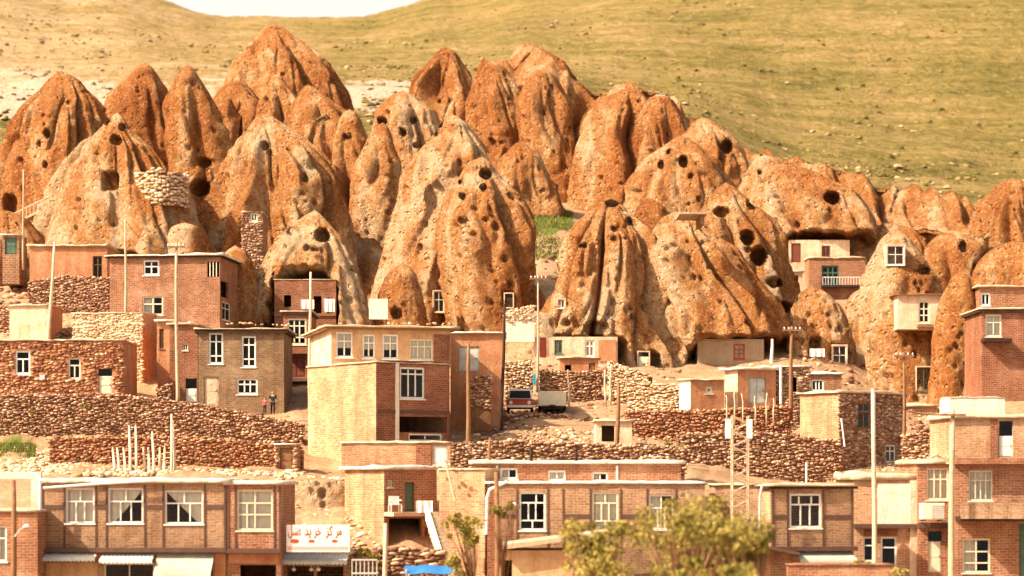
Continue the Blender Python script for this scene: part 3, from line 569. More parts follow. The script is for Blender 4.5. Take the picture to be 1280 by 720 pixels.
def courses(Wd, top, bot, size, opens=()):
    """stone centres on a face: local (a, z, half a, half z); top / bot functions of a"""
    out = []; zmin = min(bot(0), bot(Wd)); zmax = max(top(a) for a in np.linspace(0, Wd, 9)); z = zmin
    while z < zmax:
        h = size * rng.uniform(0.45, 0.85); a = -rng.uniform(0, size)
        while a < Wd:
            w = size * rng.uniform(0.6, 1.9); ca = a + w / 2; cz = z + h / 2 + rng.uniform(-.09, .09)
            if -w * .2 < ca < Wd + w * .1 and bot(ca) - .1 < cz < top(ca) + h * .2 and not any(o[0] - w * .35 < ca < o[2] + w * .35 and o[1] - h * .4 < cz < o[3] + h * .4 for o in opens):
                out.append((ca, cz, w / 2 * .95, h / 2 * .95))
            a += w
        z += h
    return np.array(out) if out else np.zeros((0, 4))
def rubble_wall(label, pts, bots, D0, D1, size=0.30, mat='stone', thick=0.7, core='mortar', name='stone_wall', cat='stone wall', proud=0.08):
    """pts [(px,row top)..] along a straight plan line from depth D0 to D1, bots rows at both ends"""
    A = P(pts[0][0], 0, D0); B = P(pts[-1][0], 0, D1); u = Vector((B.x - A.x, B.y - A.y)); Wd = u.length; u /= Wd
    root = empty(name, (A.x, A.y, 0), math.atan2(u.y, u.x), label, cat)
    aa = []; zt = []
    for (px, row) in pts:
        k = (px - 640) / F; t = (k * A.y - A.x) / (u.x - k * u.y); y = A.y + t * u.y; aa.append(t); zt.append((HZ - row) * y / F)
    zb0 = (HZ - bots[0]) * D0 / F; zb1 = (HZ - bots[1]) * D1 / F
    top = lambda a: float(np.interp(a, aa, zt)); bot = lambda a: zb0 + (zb1 - zb0) * a / Wd
    mb = MB()
    for i in range(len(aa) - 1):
        a, b = aa[i], aa[i + 1]
        mb.hexa([(a, 0, bot(a) - 1.5), (b, 0, bot(b) - 1.5), (b, thick, bot(b) - 1.5), (a, thick, bot(a) - 1.5), (a, 0, zt[i] - .06), (b, 0, zt[i + 1] - .06), (b, thick, zt[i + 1] - .06), (a, thick, zt[i] - .06)])
    mb.build('core', M[core], root)
    c = courses(Wd, top, bot, size); n = len(c)
    y = rng.uniform(-.02, proud, n) * -1; C = np.stack([c[:, 0], y + size * .12, c[:, 1]], 1); S = np.stack([c[:, 2], np.full(n, size * .38), c[:, 3]], 1)
    # coping stones along the top
    m = int(Wd / (size * .9)); ca = np.linspace(0, Wd, m) + rng.uniform(-.1, .1, m); ct = np.array([top(a) for a in ca])
    for k in range(2):
        C = np.concatenate([C, np.stack([ca, np.full(m, .15 + .3 * k) + rng.uniform(-.08, .08, m), ct + rng.uniform(-.06, .08, m)], 1)]); S = np.concatenate([S, np.stack([rng.uniform(.6, 1.1, m) * size * .55, np.full(m, size * .45), rng.uniform(.5, 1, m) * size * .4], 1)])
    V, Fq, t = stone_geo(C, S)
    o = np_mesh('stone_courses', V, Fq, M[mat], root, smooth=False, attrs={'tint': t}); o['kind'] = 'stuff'
    return root
def rubble(label, name, spots, size, mat='stone', n=300):
    """loose stones lying on the ground inside px / depth boxes"""
    C = []; S = []
    for (x0, x1, D0, D1, k) in spots:
        d = rng.uniform(D0, D1, k); px = rng.uniform(x0, x1, k); x = (px - 640) * d / F; s = np.abs(rng.normal(size, size * .45, k)) + size * .25
        C.append(np.stack([x, d, ground(x, d) + s * .25], 1)); S.append(np.stack([s * rng.uniform(.7, 1.3, k), s * rng.uniform(.7, 1.2, k), s * rng.uniform(.45, .8, k)], 1))
    V, Fq, t = stone_geo(np.concatenate(C), np.concatenate(S), rough=.25)
    return tag(np_mesh(name, V, Fq, M[mat], attrs={'tint': t}), label, 'rubble', None, 'stuff')

def mk_window(parent, loc, rz, w, h, lay, fm='white', cur=None, t=0.07, sill=True, name='window', each=True, inset=0.07):
    f = MB(); y0, y1 = inset, inset + 0.07
    f.box(0, w, y0, y1, 0, t).box(0, w, y0, y1, h - t, h).box(0, t, y0, y1, t, h - t).box(w - t, w, y0, y1, t, h - t)
    panes = []; z = h - t; tot = sum(a for a, _ in lay); m = t * .75; ih = h - 2 * t; iw = w - 2 * t
    for i, (fr, nc) in enumerate(lay):
        zh = ih * fr / tot; z0 = z - zh
        if i < len(lay) - 1: f.box(t, w - t, y0 + .005, y1 - .004, z0 - m / 2, z0 + m / 2)
        cols = nc if hasattr(nc, '__len__') else [1] * nc; cs = sum(cols); x = t
        for k, cw in enumerate(cols):
            xw = iw * cw / cs
            if k: f.box(x - m / 2, x + m / 2, y0 + .008, y1 - .007, z0 + m / 2, z - m / 2)
            panes.append((x, x + xw, z0, z)); x += xw
        z = z0
    wo = f.build(name, M[fm], parent, loc, rz)
    yg = y0 + .03
    if each:
        for (a, b, c, d) in panes: MB().box(a, b, yg, yg + .008, c, d).build('pane', M['glass'], wo)
    else: MB().box(t, w - t, yg, yg + .008, t, h - t).build('pane', M['glass'], wo)
    if sill: MB().box(-.06, w + .06, -.05, y0 + .02, -.07, -.002).build('sill', M[fm], wo)
    if cur:
        c = MB(); yc = y1 + .1; n = 14
        def cl(x0, x1, zlo, ztop):
            for k in range(n):
                a = x0 + (x1 - x0) * k / n; b = x0 + (x1 - x0) * (k + 1) / n; ya = yc + .04 * math.sin(k * 1.9); yb = yc + .04 * math.sin((k + 1) * 1.9)
                c.quad((a, ya, zlo(a)), (b, yb, zlo(b)), (b, yb, ztop), (a, ya, ztop))
        if cur == 'full': cl(0, w, lambda a: 0, h)
        elif cur == 'half': cl(0, w * .55, lambda a: 0, h)
        elif cur == 'net': cl(0, w, lambda a: h * .38, h)
        elif cur == 'left': cl(0, w * .93, lambda a: h * min(1, max(0, (a / w - .15) * 1.15)), h)
        elif cur == 'right': cl(w * .07, w, lambda a: h * min(1, max(0, (1 - a / w - .12) * 1.12)), h)
        c.build('curtain', M['cloth'], wo)
    return wo
def mk_door(parent, loc, rz, w, h, mat='timber', fm=None, top=0.0, leaves=1, inset=0.08, name='door'):
    d = MB(); y0, y1 = inset, inset + .06; zt = h * (1 - top); n = leaves
    for k in range(n):
        a, b = w * k / n + .01, w * (k + 1) / n - .01
        d.box(a, b, y0 + .02, y1, .02, zt)
        for (p0, p1) in ((.06, .45), (.5, .95)):      # raised panels
            d.box(a + .1 * (b - a), b - .1 * (b - a), y0, y0 + .02, zt * p0, zt * p1)
    o = d.build(name, M[mat], parent, loc, rz)
    t = .06
    MB().box(-t, 0, y0 - .04, y1, 0, h).box(w, w + t, y0 - .04, y1, 0, h).box(-t, w + t, y0 - .04, y1, h, h + t).build('door_frame', M[fm or mat], o)
    if top:
        MB().box(0, w, y0 + .03, y0 + .04, zt, h).build('pane', M['glass'], o)
    MB().tube([(w * .86, y0 - .03, zt * .48), (w * .86, y0 - .03, zt * .56)], .025, 6).build('handle', M['steel'], o)
    return o
class House:
    def __init__(s, name, label, cat, x0, x1, D, top, bot, th=0.0, xs=None, dep=6.0, mat='b_orange', sink=2.0, group=None, side=None):
        th = math.radians(th); s.th = th; s.u = Vector((math.cos(th), math.sin(th))); s.v = Vector((-math.sin(th), math.cos(th)))
        A = P(x0, 0, D); s.A = Vector((A.x, A.y)); k = (x1 - 640) / F; s.W = (k * A.y - A.x) / (s.u.x - k * s.u.y)
        s.z0 = (HZ - bot) * D / F - sink; s.z1 = (HZ - top) * D / F; s.H = s.z1 - s.z0; s.dep = dep
        if xs is not None:
            B = s.A if xs < x0 else s.A + s.u * s.W; k = (xs - 640) / F; d = (k * B.y - B.x) / (s.v.x - k * s.v.y)
            if 1.0 < d < 14: s.dep = d
            else: print('DEP?', label, d); s.dep = min(max(d, 1.5), 14) if d > 0 else dep
        s.root = empty(name, (s.A.x, s.A.y, s.z0), th, label, cat, group); s.mat = mat; s.side = side or mat
        s.op = {'F': [], 'L': [], 'R': []}
    def frame(s, f):
        return {'F': (Vector((0, 0)), 0.0, s.W), 'L': (Vector((0, s.dep)), -math.pi / 2, s.dep), 'R': (Vector((s.W, 0)), math.pi / 2, s.dep)}[f]
    def loc(s, px, row, f='F'):
        """face coordinates (a along the face, z above the base) of a pixel"""
        O, r, L = s.frame(f); o = s.A + s.u * O.x + s.v * O.y; d = s.u * math.cos(r) + s.v * math.sin(r)
        k = (px - 640) / F; t = (k * o.y - o.x) / (d.x - k * d.y); y = o.y + t * d.y
        return t, (HZ - row) * y / F - s.z0
    def rect(s, x0, y0, x1, y1, f):
        a0, zt = s.loc(x0, y0, f); a1, zb = s.loc(x1, y1, f); zt2 = s.loc(x1, y0, f)[1]
        return a0, zb, a1, max(zb + .2, (zt + zt2) / 2)
    def put(s, f, a, z, y=0.0):
        O, r, L = s.frame(f); d = Vector((math.cos(r), math.sin(r))); n = Vector((-math.sin(r), math.cos(r)))
        q = O + d * a + n * y; return (q.x, q.y, z), r
    def win(s, x0, y0, x1, y1, lay=((1, 2), (2, 2)), f='F', **kw):
        a0, zb, a1, zt = s.rect(x0, y0, x1, y1, f); s.op[f].append((a0, zb, a1, zt)); l, r = s.put(f, a0, zb)
        return mk_window(s.root, l, r, a1 - a0, zt - zb, lay, **kw)
    def door(s, x0, y0, x1, y1, mat='timber', f='F', **kw):
        a0, zb, a1, zt = s.rect(x0, y0, x1, y1, f); s.op[f].append((a0, zb, a1, zt)); l, r = s.put(f, a0, zb)
        return mk_door(s.root, l, r, a1 - a0, zt - zb, mat, **kw)
    def hole(s, x0, y0, x1, y1, f='F'):
        s.op[f].append(s.rect(x0, y0, x1, y1, f))
    def bar(s, name, x0, y0, x1, y1, proud=.03, mat='steel', f='F', back=0.02):
        a0, zb, a1, zt = s.rect(x0, y0, x1, y1, f); l, r = s.put(f, a0, zb)
        return MB().box(0, a1 - a0, -proud, back, 0, zt - zb).build(name, M[mat], s.root, l, r)
    def slab(s, name, x0, y0, x1, y1, out=1.0, mat='grey_plaster', f='F', slope=0.0):
        a0, zb, a1, zt = s.rect(x0, y0, x1, y1, f); l, r = s.put(f, a0, zb); w = a1 - a0; h = zt - zb
        return MB().hexa([(0, -out, -slope), (w, -out, -slope), (w, .05, 0), (0, .05, 0), (0, -out, h - slope), (w, -out, h - slope), (w, .05, h), (0, .05, h)]).build(name, M[mat], s.root, l, r)
    def face(s, mb, f, rev=0.22):
        O, r, L = s.frame(f); d = Vector((math.cos(r), math.sin(r))); n = Vector((-math.sin(r), math.cos(r)))
        def pt(a, z, y=0.0): q = O + d * a + n * y; return (q.x, q.y, z)
        ops = [(max(.02, a), max(.02, b), min(L - .02, c), min(s.H - .02, e)) for a, b, c, e in s.op[f]]; ops = [o for o in ops if o[2] > o[0] and o[3] > o[1]]
        xs = sorted({0, L} | {o[0] for o in ops} | {o[2] for o in ops}); zs = sorted({0, s.H} | {o[1] for o in ops} | {o[3] for o in ops})
        for i in range(len(xs) - 1):
            for j in range(len(zs) - 1):
                cx, cz = (xs[i] + xs[i + 1]) / 2, (zs[j] + zs[j + 1]) / 2
                if any(o[0] < cx < o[2] and o[1] < cz < o[3] for o in ops): continue
                mb.quad(pt(xs[i], zs[j]), pt(xs[i + 1], zs[j]), pt(xs[i + 1], zs[j + 1]), pt(xs[i], zs[j + 1]))
        for (a, b, c, e) in ops:
            mb.quad(pt(a, b), pt(a, b, rev), pt(c, b, rev), pt(c, b)); mb.quad(pt(a, e), pt(c, e), pt(c, e, rev), pt(a, e, rev))
            mb.quad(pt(a, b), pt(a, e), pt(a, e, rev), pt(a, b, rev)); mb.quad(pt(c, b), pt(c, b, rev), pt(c, e, rev), pt(c, e))
    def build(s, roof='roofmud', over=.25, thick=.16, fascia=None, fh=.18, stones=None, ssize=.34, sfaces='FL', lump=.05, cope=None):
        mb = MB(); s.face(mb, 'F')
        for f in 'LR':
            if s.side == s.mat: s.face(mb, f)
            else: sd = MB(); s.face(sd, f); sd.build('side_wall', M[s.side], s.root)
        mb.quad((s.W, s.dep, 0), (0, s.dep, 0), (0, s.dep, s.H), (s.W, s.dep, s.H)); mb.quad((0, 0, .01), (0, s.dep, .01), (s.W, s.dep, .01), (s.W, 0, .01))
        mb.build('wall', M[s.mat], s.root)
        if stones:
            for f in sfaces:
                O, r, L = s.frame(f); c = courses(L, lambda a: s.H, lambda a: 0, ssize, s.op[f]); n = len(c); d = (math.cos(r), math.sin(r))
                y = ssize * .12 - rng.uniform(-.02, .07, n); C = np.stack([O.x + d[0] * c[:, 0] - d[1] * y, O.y + d[1] * c[:, 0] + d[0] * y, c[:, 1]], 1)
                S = np.stack([c[:, 2], np.full(n, ssize * .36), c[:, 3]], 1); V, Fq, t = stone_geo(C, S, d)
                o = np_mesh('stone_courses', V, Fq, M[stones], s.root, attrs={'tint': t}); o['kind'] = 'stuff'
        if roof:
            nx, ny = max(3, int(s.W / .45)), max(3, int(s.dep / .7)); xs = np.linspace(-over, s.W + over, nx); ys = np.linspace(-over, s.dep + over, ny)
            X, Y = np.meshgrid(xs, ys); q = np.stack([X.ravel() + s.A.x, Y.ravel() + s.A.y, np.full(X.size, s.z1)], 1)
            jx = .05 * pn(q * 1.7); top = s.H + thick + lump * 1.4 * pn(q * 1.3 + 5) + lump * pn(q * .5 + 8); edge = ((X == xs[0]) | (X == xs[-1]) | (Y == ys[0]) | (Y == ys[-1])).ravel()
            V1 = np.stack([X.ravel() + np.where(edge, jx, 0), Y.ravel() + np.where(edge, jx[::-1], 0), top - .03 * edge], 1); V2 = V1.copy(); V2[:, 2] = s.H + .004
            N = X.size; I = (np.arange(ny - 1)[:, None] * nx + np.arange(nx - 1)[None]).ravel()
            f1 = np.stack([I, I + 1, I + 1 + nx, I + nx], 1); f2 = f1[:, ::-1] + N
            rim = [j for j in range(nx)] + [nx - 1 + nx * k for k in range(1, ny)] + [N - 1 - j for j in range(1, nx)] + [nx * (ny - 1 - k) for k in range(1, ny - 1)]
            f3 = np.array([(rim[i], rim[i] + N, rim[(i + 1) % len(rim)] + N, rim[(i + 1) % len(rim)]) for i in range(len(rim))])
            np_mesh('roof', np.concatenate([V1, V2]), np.concatenate([f1, f2, f3]), M[roof], s.root, uv=True)
        if fascia:
            e = over * .8; b = MB()
            b.box(-e, s.W + e, -e, -.004, s.H - fh, s.H - .004); b.box(-e, -.004, -.002, s.dep, s.H - fh, s.H - .006); b.box(s.W + .004, s.W + e, -.002, s.dep, s.H - fh, s.H - .006)
            b.build('fascia', M[fascia], s.root)
        return s
def rock_window(key, x0, y0, x1, y1, lay=((1, 2), (2, 2)), fm='white', cur=None, door=None, name='window', out=.05):
    o, p, org = ROCKS[key]; h = min(on_rock(key, (x0 + x1) / 2, y).y for y in (y0, (y0 + y1) / 2, y1)) - out
    a = P(x0, y1, h); b = P(x1, y0, h); w = b.x - a.x; hh = b.z - a.z; l = a - Vector(org); t = .09
    if door: r = mk_door(o, l, 0, w, hh, door, top=.25); nm = 'door_surround'
    else: r = mk_window(o, l, 0, w, hh, lay, fm, cur, each=False, sill=True); nm = 'window_surround'
    MB().box(-t, 0, .0, 2.2, -t, hh + t).box(w, w + t, 0, 2.2, -t, hh + t).box(0, w, 0, 2.2, hh, hh + t).box(0, w, 0, 2.2, -t, 0).box(0, w, 2.0, 2.2, 0, hh).build(nm, M['cream'], r)
    return r
def pole(label, px, r0, r1, D, rad=.11, mat='pole', lean=0.0, arms=0, name='utility_pole', cat='pole', sink=1.0, group=None):
    a = P(px, r0, D); b = P(px + lean, r1, D); h = b.z - a.z
    root = empty(name, a, 0, label, cat, group); n = 5
    pts = [Vector((0, 0, -sink))] + [Vector(((b.x - a.x) * t + .03 * math.sin(t * 5 + px), .02 * math.sin(t * 7), h * t)) for t in np.linspace(.02, 1, n)]
    MB().tube(pts, [rad * 1.15] + [rad * (1.1 - .4 * t) for t in np.linspace(0, 1, n)], 8).build('shaft', M[mat], root, smooth=True)
    for k in range(arms):
        z = h - .25 - .55 * k; x = (b.x - a.x) * z / h
        ar = MB().box(x - .6, x + .6, -rad - .09, -rad * .6, z - .05, z + .05).build('crossarm', M['timber'], root)
        for q in (-.5, -.22, .22, .5): MB().tube([(x + q, -rad - .04, z + .05), (x + q, -rad - .04, z + .12), (x + q, -rad - .04, z + .2)], [.02, .05, .035], 6).build('insulator', M['white'], ar)
    return root

# ------------------------------------------------------------------ street row
L23 = ((1, 2), (1.7, 3)); L22 = ((1, 2), (2, 2)); L2 = ((1, 2),); L3 = ((1, 3),); L13 = ((1, 3), (2.6, 3))
def awning(h, x0, y0, x1, y1, out, drop, mat='metal', name='awning', wave=.07, f='F', scallop=0.0):
    a0, zb, a1, zt = h.rect(x0, y0, x1, y1, f); l, r = h.put(f, a0, zb); w = a1 - a0; n = max(8, int(w / .09)); V = []; 
    for j, t in enumerate((0, .5, 1.0)):
        for i in range(n + 1):
            V.append((w * i / n, -out * t - .03, (zt - zb) - drop * t + (wave if i % 2 else 0) - .12 * (t * (1 - t)) * 2))
    for i in range(n + 1): V.append((w * i / n, -out - .03, (zt - zb) - drop - .18 + (wave if i % 2 else 0) - scallop * abs(math.sin(i * math.pi * 5 / n))))
    I = (np.arange(3)[:, None] * (n + 1) + np.arange(n)[None]).ravel()
    return np_mesh(name, np.array(V), np.stack([I, I + 1, I + n + 2, I + n + 1], 1), M[mat], h.root, l)
h = House('street_building', 'long tan brick street building with three broad windows and shops below', 'building', 50, 283, 106, 604, 790, mat='b_tan', dep=7)
h.win(82, 610, 118, 654, L23, cur='full', t=.08); h.win(135, 610, 179, 654, L23, cur='left', t=.08); h.win(206, 613, 254, 655, ((1, 2), (1.7, 3)), cur='right', t=.08)
for x in (52, 79.5, 119, 132, 180, 203, 255, 280): h.bar('steel_post', x, 606, x + 2.2, 688)
for a, b in ((54.5, 79), (121.5, 131.5), (182.5, 202.5), (257.5, 279.5)): h.bar('steel_band', a, 635, b, 636.6, .024)
h.slab('ledge', 48, 685, 285, 690, .5, 'steel')
h.bar('shop_panel', 56, 703, 122, 775, .05, 'yellow_plaster'); h.door(66, 702, 76, 775, 'grey_plaster'); 
h.win(130, 704, 193, 770, ((1, 2), (2.4, 3)), fm='creamp', t=.07); h.hole(201, 700, 266, 775)
h.bar('shop_pier', 268.5, 692, 282, 780, .04, 'adobe')
awning(h, 53, 690, 123, 694, .9, .3); awning(h, 128, 692, 194, 696, .9, .32); awning(h, 197, 692, 268, 696, 1.3, .9, 'canvas', wave=.0, scallop=.1)
h.build('roofwhite', .2, .2, lump=.06)
pp = MB().tube([P(54, 610, 105.6), P(120, 605, 105.6), P(196, 600.5, 105.6)], .06, 8).build('drain_pipe', M['white']); tag(pp, 'white drain pipe sloping across the tan brick street facade', 'pipe')
pp = MB().tube([P(50, 600, 105.3), P(50, 792, 105.3)], .07, 8).build('drain_pipe', M['white']); tag(pp, 'white upright drain pipe at the corner of the tan street building', 'pipe')
h = House('street_house', 'narrow orange brick street house with one large curtained window', 'house', 283.6, 351, 106, 606, 790, mat='b_orange', dep=7)
h.win(296, 612, 341, 663, ((1, 2), (1, [1, 1, 2]), (1.2, [1, 1, 2])), cur='full', t=.09, fm='creamp')
for x in (284, 293.4, 342, 348.6): h.bar('steel_post', x, 608, x + 2.4, 686)
h.slab('ledge', 284, 686, 352, 691, .5, 'steel'); h.hole(300, 706, 345, 790); h.bar('shop_fascia', 286, 692, 349, 704, .06, 'adobe'); h.build('roofwhite', .15, .16)
h = House('honey_shop', 'low shop with a corrugated awning beneath the white lettered board', 'shop', 353, 437, 108, 693, 800, mat='b_brown', dep=5)
h.hole(359, 708, 392, 800); h.hole(396, 708, 429, 800); awning(h, 355, 694, 436, 698, 1.1, .3); h.build('roofmud', .1, .1)
for px in (367, 389, 398):
    lr = MB().tube([P(px, 706, 107.4), P(px, 710, 107.4)], .015, 5); lr.tube([P(px, 709.5, 107.4), P(px, 712, 107.4), P(px, 714, 107.4)], [.05, .12, .04], 8)
    tag(lr.build('pendant_lamp', M['white'], smooth=True), 'small white bulb hanging in the shop with the corrugated awning', 'lamp', 'bulbs hanging in the shop front')
# lettered board
S0 = P(358, 690, 106.2); S1 = P(437, 656, 106.2)
sb = MB().box(0, S1.x - S0.x, 0, .08, 0, S1.z - S0.z).build('shop_sign', M['white'], None, S0); tag(sb, 'white shop board with red Persian lettering above the corrugated awning', 'sign')
sw, sh = S1.x - S0.x, S1.z - S0.z
def lettering(txt, parent, x0, x1, z0, size, mat):
    cu = bpy.data.curves.new('lettering', 'FONT'); cu.body = txt; cu.size = size; cu.extrude = .006; cu.offset = .006 * size
    t = bpy.data.objects.new('lettering_tmp', cu); COL.objects.link(t); bpy.context.view_layer.update()
    me = bpy.data.meshes.new_from_object(t.evaluated_get(bpy.context.evaluated_depsgraph_get())); COL.objects.unlink(t); bpy.data.objects.remove(t)
    me.name = 'lettering'; me.materials.clear(); me.materials.append(M[mat]); o = bpy.data.objects.new('lettering', me); COL.objects.link(o); o.parent = parent
    bx = [v.co.x for v in me.vertices]; wd = max(bx) - min(bx); k = (x1 - x0) / wd
    o.rotation_euler = (math.radians(90), 0, 0); o.location = (x0 - min(bx) * k, -.012, z0); o.scale = (k, 1, 1); return o
lettering('\uFEDE\uFEB4\uFECB', sb, .08, .68, sh * .62, .62, 'red'); lettering('\uFEAA\uFBFE', sb, .82, 1.12, sh * .62, .62, 'red'); lettering('\uFEAE\uFEA7', sb, 1.26, 1.58, sh * .62, .62, 'red')
lettering('\uFEB0\uFB90', sb, 1.80, 2.10, sh * .62, .62, 'red'); lettering('\uFEAE\uFEE3', sb, 2.24, 2.52, sh * .62, .62, 'red')
MB().box(.05, sw - .05, -.006, -.001, .1, .26).build('printed_band', M['band'], sb)
for x, s_ in ((.38, .2), (1.15, .15), (2.2, .14)):
    e = MB().poly([(x + s_ * math.cos(t), -.012, sh * .40 + s_ * .5 * math.sin(t)) for t in np.linspace(0, 2 * math.pi, 14, endpoint=False)], (0, .008, 0)); e.build('printed_picture', M['red'], sb)
h = House('street_house', 'low orange brick corner house with a white framed window below a concrete frame', 'house', -40, 47, 104, 640, 800, mat='b_orange', dep=6)
h.win(-12, 657, 8.5, 702, L22, cur='full', t=.09); h.build('roofmud', .12, .12)
fr = empty('concrete_frame', P(0, 640, 113), 0, 'white painted concrete frame standing beside the long tan street building', 'frame')
MB().box(-3.4, 2.02, -.2, .2, 1.62, 1.96).build('beam', M['white_plaster'], fr); MB().box(1.55, 2.02, -.21, .21, -3, 1.61).build('post', M['white_plaster'], fr); MB().box(-2.6, -2.2, -.21, .21, -3, 1.61).build('post', M['white_plaster'], fr)
# brick house with a balcony and stair
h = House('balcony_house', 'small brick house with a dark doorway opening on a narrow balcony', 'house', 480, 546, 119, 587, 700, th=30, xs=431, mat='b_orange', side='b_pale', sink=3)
h.door(506, 603, 518, 639, 'green', inset=.12); h.win(485, 600, 491, 609, L2, fm='creamp', each=False); h.hole(486, 648, 527, 705); h.door(531, 660, 545, 692, 'redbrown')
h.slab('balcony', 480, 640, 556, 644.5, 1.1, 'cream'); h.build('roofwhite', .25, .2, lump=.09)
for x in (498, 512, 526): pass
tw = h.loc(494, 640); q = h.root
def plastic_chair(label, px, row, D):
    o = empty('plastic_chair', P(px, row, D), .3, label, 'chair'); w = .27
    MB().box(-w, w, -w, w, .40, .44).build('seat', M['white'], o); MB().box(-w, w, w - .03, w + .02, .44, .86).build('backrest', M['white'], o)
    for a in (-1, 1):
        for b in (-1, 1): MB().box(a * w - .03, a * w + .03, b * w - .03, b * w + .03, 0, .399).build('leg', M['white'], o)
        MB().box(a * w - .03, a * w + .03, -w, w - .035, .62, .66).build('armrest', M['white'], o)
plastic_chair('white plastic chair on the narrow balcony of the small brick house', 494, 641, 118.5)
cl = MB()
for i in range(10):
    a, b = i / 10, (i + 1) / 10; ya, yb = .05 * math.sin(i * 1.7), .05 * math.sin((i + 1) * 1.7); cl.quad((a * .85, ya, 0), (b * .85, yb, 0), (b * .85, yb * .3, .62), (a * .85, ya * .3, .62))
    cl.quad((a * .85, ya + .02, 0), (a * .85, ya * .3 + .02, .62), (b * .85, yb * .3 + .02, .62), (b * .85, yb + .02, 0))
tag(cl.build('white_cloth', M['white'], None, P(520, 641, 118.6)), 'white cloth hung over the balcony by the brick stair', 'cloth')
st = empty('stairway', P(566, 696, 112.4), 0, 'steep outside stair with a white side wall up to the balcony', 'stair')
for i in range(11):
    z = i * .195; MB().box(-.52 - i * .075, .0 - i * .075, i * .22, .26 + i * .22, z - .9, z + .195).build('step', M['grey_plaster'], st)
MB().hexa([(-.66, -.1, -.6), (-.54, -.1, -.6), (-.54, .1, -.6), (-.66, .1, -.6), (-.66, -.1, .45), (-.54, -.1, .45), (-.54, .1, .45), (-.66, .1, .45)]).build('newel', M['white_plaster'], st)
MB().hexa([(-.66, .1, -.3), (-.54, .1, -.3), (-1.30, 2.5, 1.75), (-1.42, 2.5, 1.75), (-.66, .1, .35), (-.54, .1, .35), (-1.30, 2.5, 2.5), (-1.42, 2.5, 2.5)]).build('side_rail', M['white_plaster'], st)
h = House('brick_block', 'windowless pale brick block between the stair and the long brick house', 'building', 549, 606, 117, 588, 710, th=-20, dep=5, mat='b_pale', sink=3); h.build('roofmud', .06, .1)
pp = MB().tube([P(557, 577, 113.3), P(569, 627, 113.3)], .06, 7).build('leaning_plank', M['log']); tag(pp, 'pale plank leaning on the windowless brick block', 'plank')
# long brick house
h = House('long_brick_house', 'long brick house with a dark six pane window and an ochre shuttered one', 'house', 609, 881, 112, 605, 790, mat='b_tan', dep=6)
h.win(649, 615, 682, 663, ((1, [2, 1]), (2, [1, 1, 1.1]), (.9, 2)), t=.09); h.win(740, 615, 773, 665, ((1, 2), (2, [1, 1, 1]), (1, 2)), fm='creamp', cur='full', t=.1); h.win(811, 618, 842, 662, L23, cur='half', t=.09)
for x in (645.5, 684, 703, 737, 775, 808, 844): h.bar('steel_post', x, 611, x + 2, 690)
for a, b in ((624, 645), (705.5, 736.5), (777.5, 807.5)): h.bar('steel_band', a, 646, b, 648, .024)
h.bar('corner_pier', 609.5, 606, 618, 780, .05, 'b_red'); h.build('roofwhite', .12, .13, lump=.04)
pp = MB().tube([P(634, 602, 111.5), P(612, 612, 111.5), P(609, 622, 111.5), P(608, 668, 111.5)], .075, 8).build('drain_pipe', M['white']); tag(pp, 'bent white drain pipe at the corner of the long brick house', 'pipe')
h = House('upper_storey', 'set back brick storey with three small white windows above the long brick house', 'house', 591, 851, 118, 580, 610, mat='b_orange', dep=5, sink=1.5)
h.win(625, 585, 647, 599, L2, cur='half', t=.1, each=False); h.win(685, 588, 707, 601, L2, cur='full', t=.1, each=False); h.win(740, 590, 760, 602, L2, cur='half', t=.1, each=False)
for x in (620, 770): h.bar('white_pier', x, 582, x + 2.5, 604, .04, 'white')
h.build('roofwhite', .22, .2, lump=.06)
h = House('porch_room', 'yellow plastered porch room under a sloping plank roof', 'building', 626, 716, 104.5, 688, 800, mat='yellow_plaster', dep=4); h.hole(629, 700, 640, 800); h.build(None)
MB().hexa([Vector(p) - h.root.location for p in (P(622, 688, 104), P(778, 667, 104), P(778, 663, 111), P(622, 684, 111), P(622, 682, 104), P(778, 662, 104), P(778, 658.5, 111), P(622, 678, 111))]).build('plank_roof', M['pole'], h.root)
h = House('brick_shed', 'plain pale brick wall behind the white lattice mast', 'building', 893, 950, 115, 607, 720, mat='b_pale', dep=3); h.build('roofmud', .1, .12)
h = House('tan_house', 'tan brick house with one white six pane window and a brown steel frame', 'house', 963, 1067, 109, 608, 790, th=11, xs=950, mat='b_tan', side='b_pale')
h.win(987, 617, 1027, 660, ((1, [1, 1.6, 1]), (2.4, [1, 1, 1])), t=.1)
for x in (965, 983.5, 1028, 1064): h.bar('steel_post', x, 612, x + 2.2, 684)
for a, b in ((967.5, 983), (1030.5, 1063.5)): h.bar('steel_band', a, 647, b, 649, .024)
h.slab('ledge', 955, 683, 1068, 688, .5, 'steel'); h.hole(990, 706, 1060, 790); awning(h, 992, 690, 1063, 694, 1.0, .35, 'canvas', wave=0)
h.build('roofmud', .2, .14, fascia='dark', fh=.12)
pp = MB().tube([P(953, 606, 108.3), P(950, 620, 108.3), P(949.5, 690, 108.3)], .06, 8).build('drain_pipe', M['metal']); tag(pp, 'grey drain pipe on the corner of the tan house with the white six pane window', 'pipe')
lt = empty('lean_to_roof', P(908, 690, 110), 0, 'thin sloping lean to roof at the foot of the lattice mast', 'roof')
MB().hexa([Vector(p) - lt.location for p in (P(905, 676, 108), P(1000, 694, 108), P(1000, 690, 114), P(905, 672, 114), P(905, 673, 108), P(1000, 691, 108), P(1000, 687, 114), P(905, 669, 114))]).build('roof_sheet', M['steel'], lt)
MB().box(-.1, 3.2, .2, 3.8, -6, -.35).build('wall', M['adobe'], lt)
mast = empty('lattice_mast', P(925, 673, 111.5), 0, 'slender white lattice mast rising from the lean to roof', 'mast'); hm = (673 - 520) * 111.5 / F; wm = .38
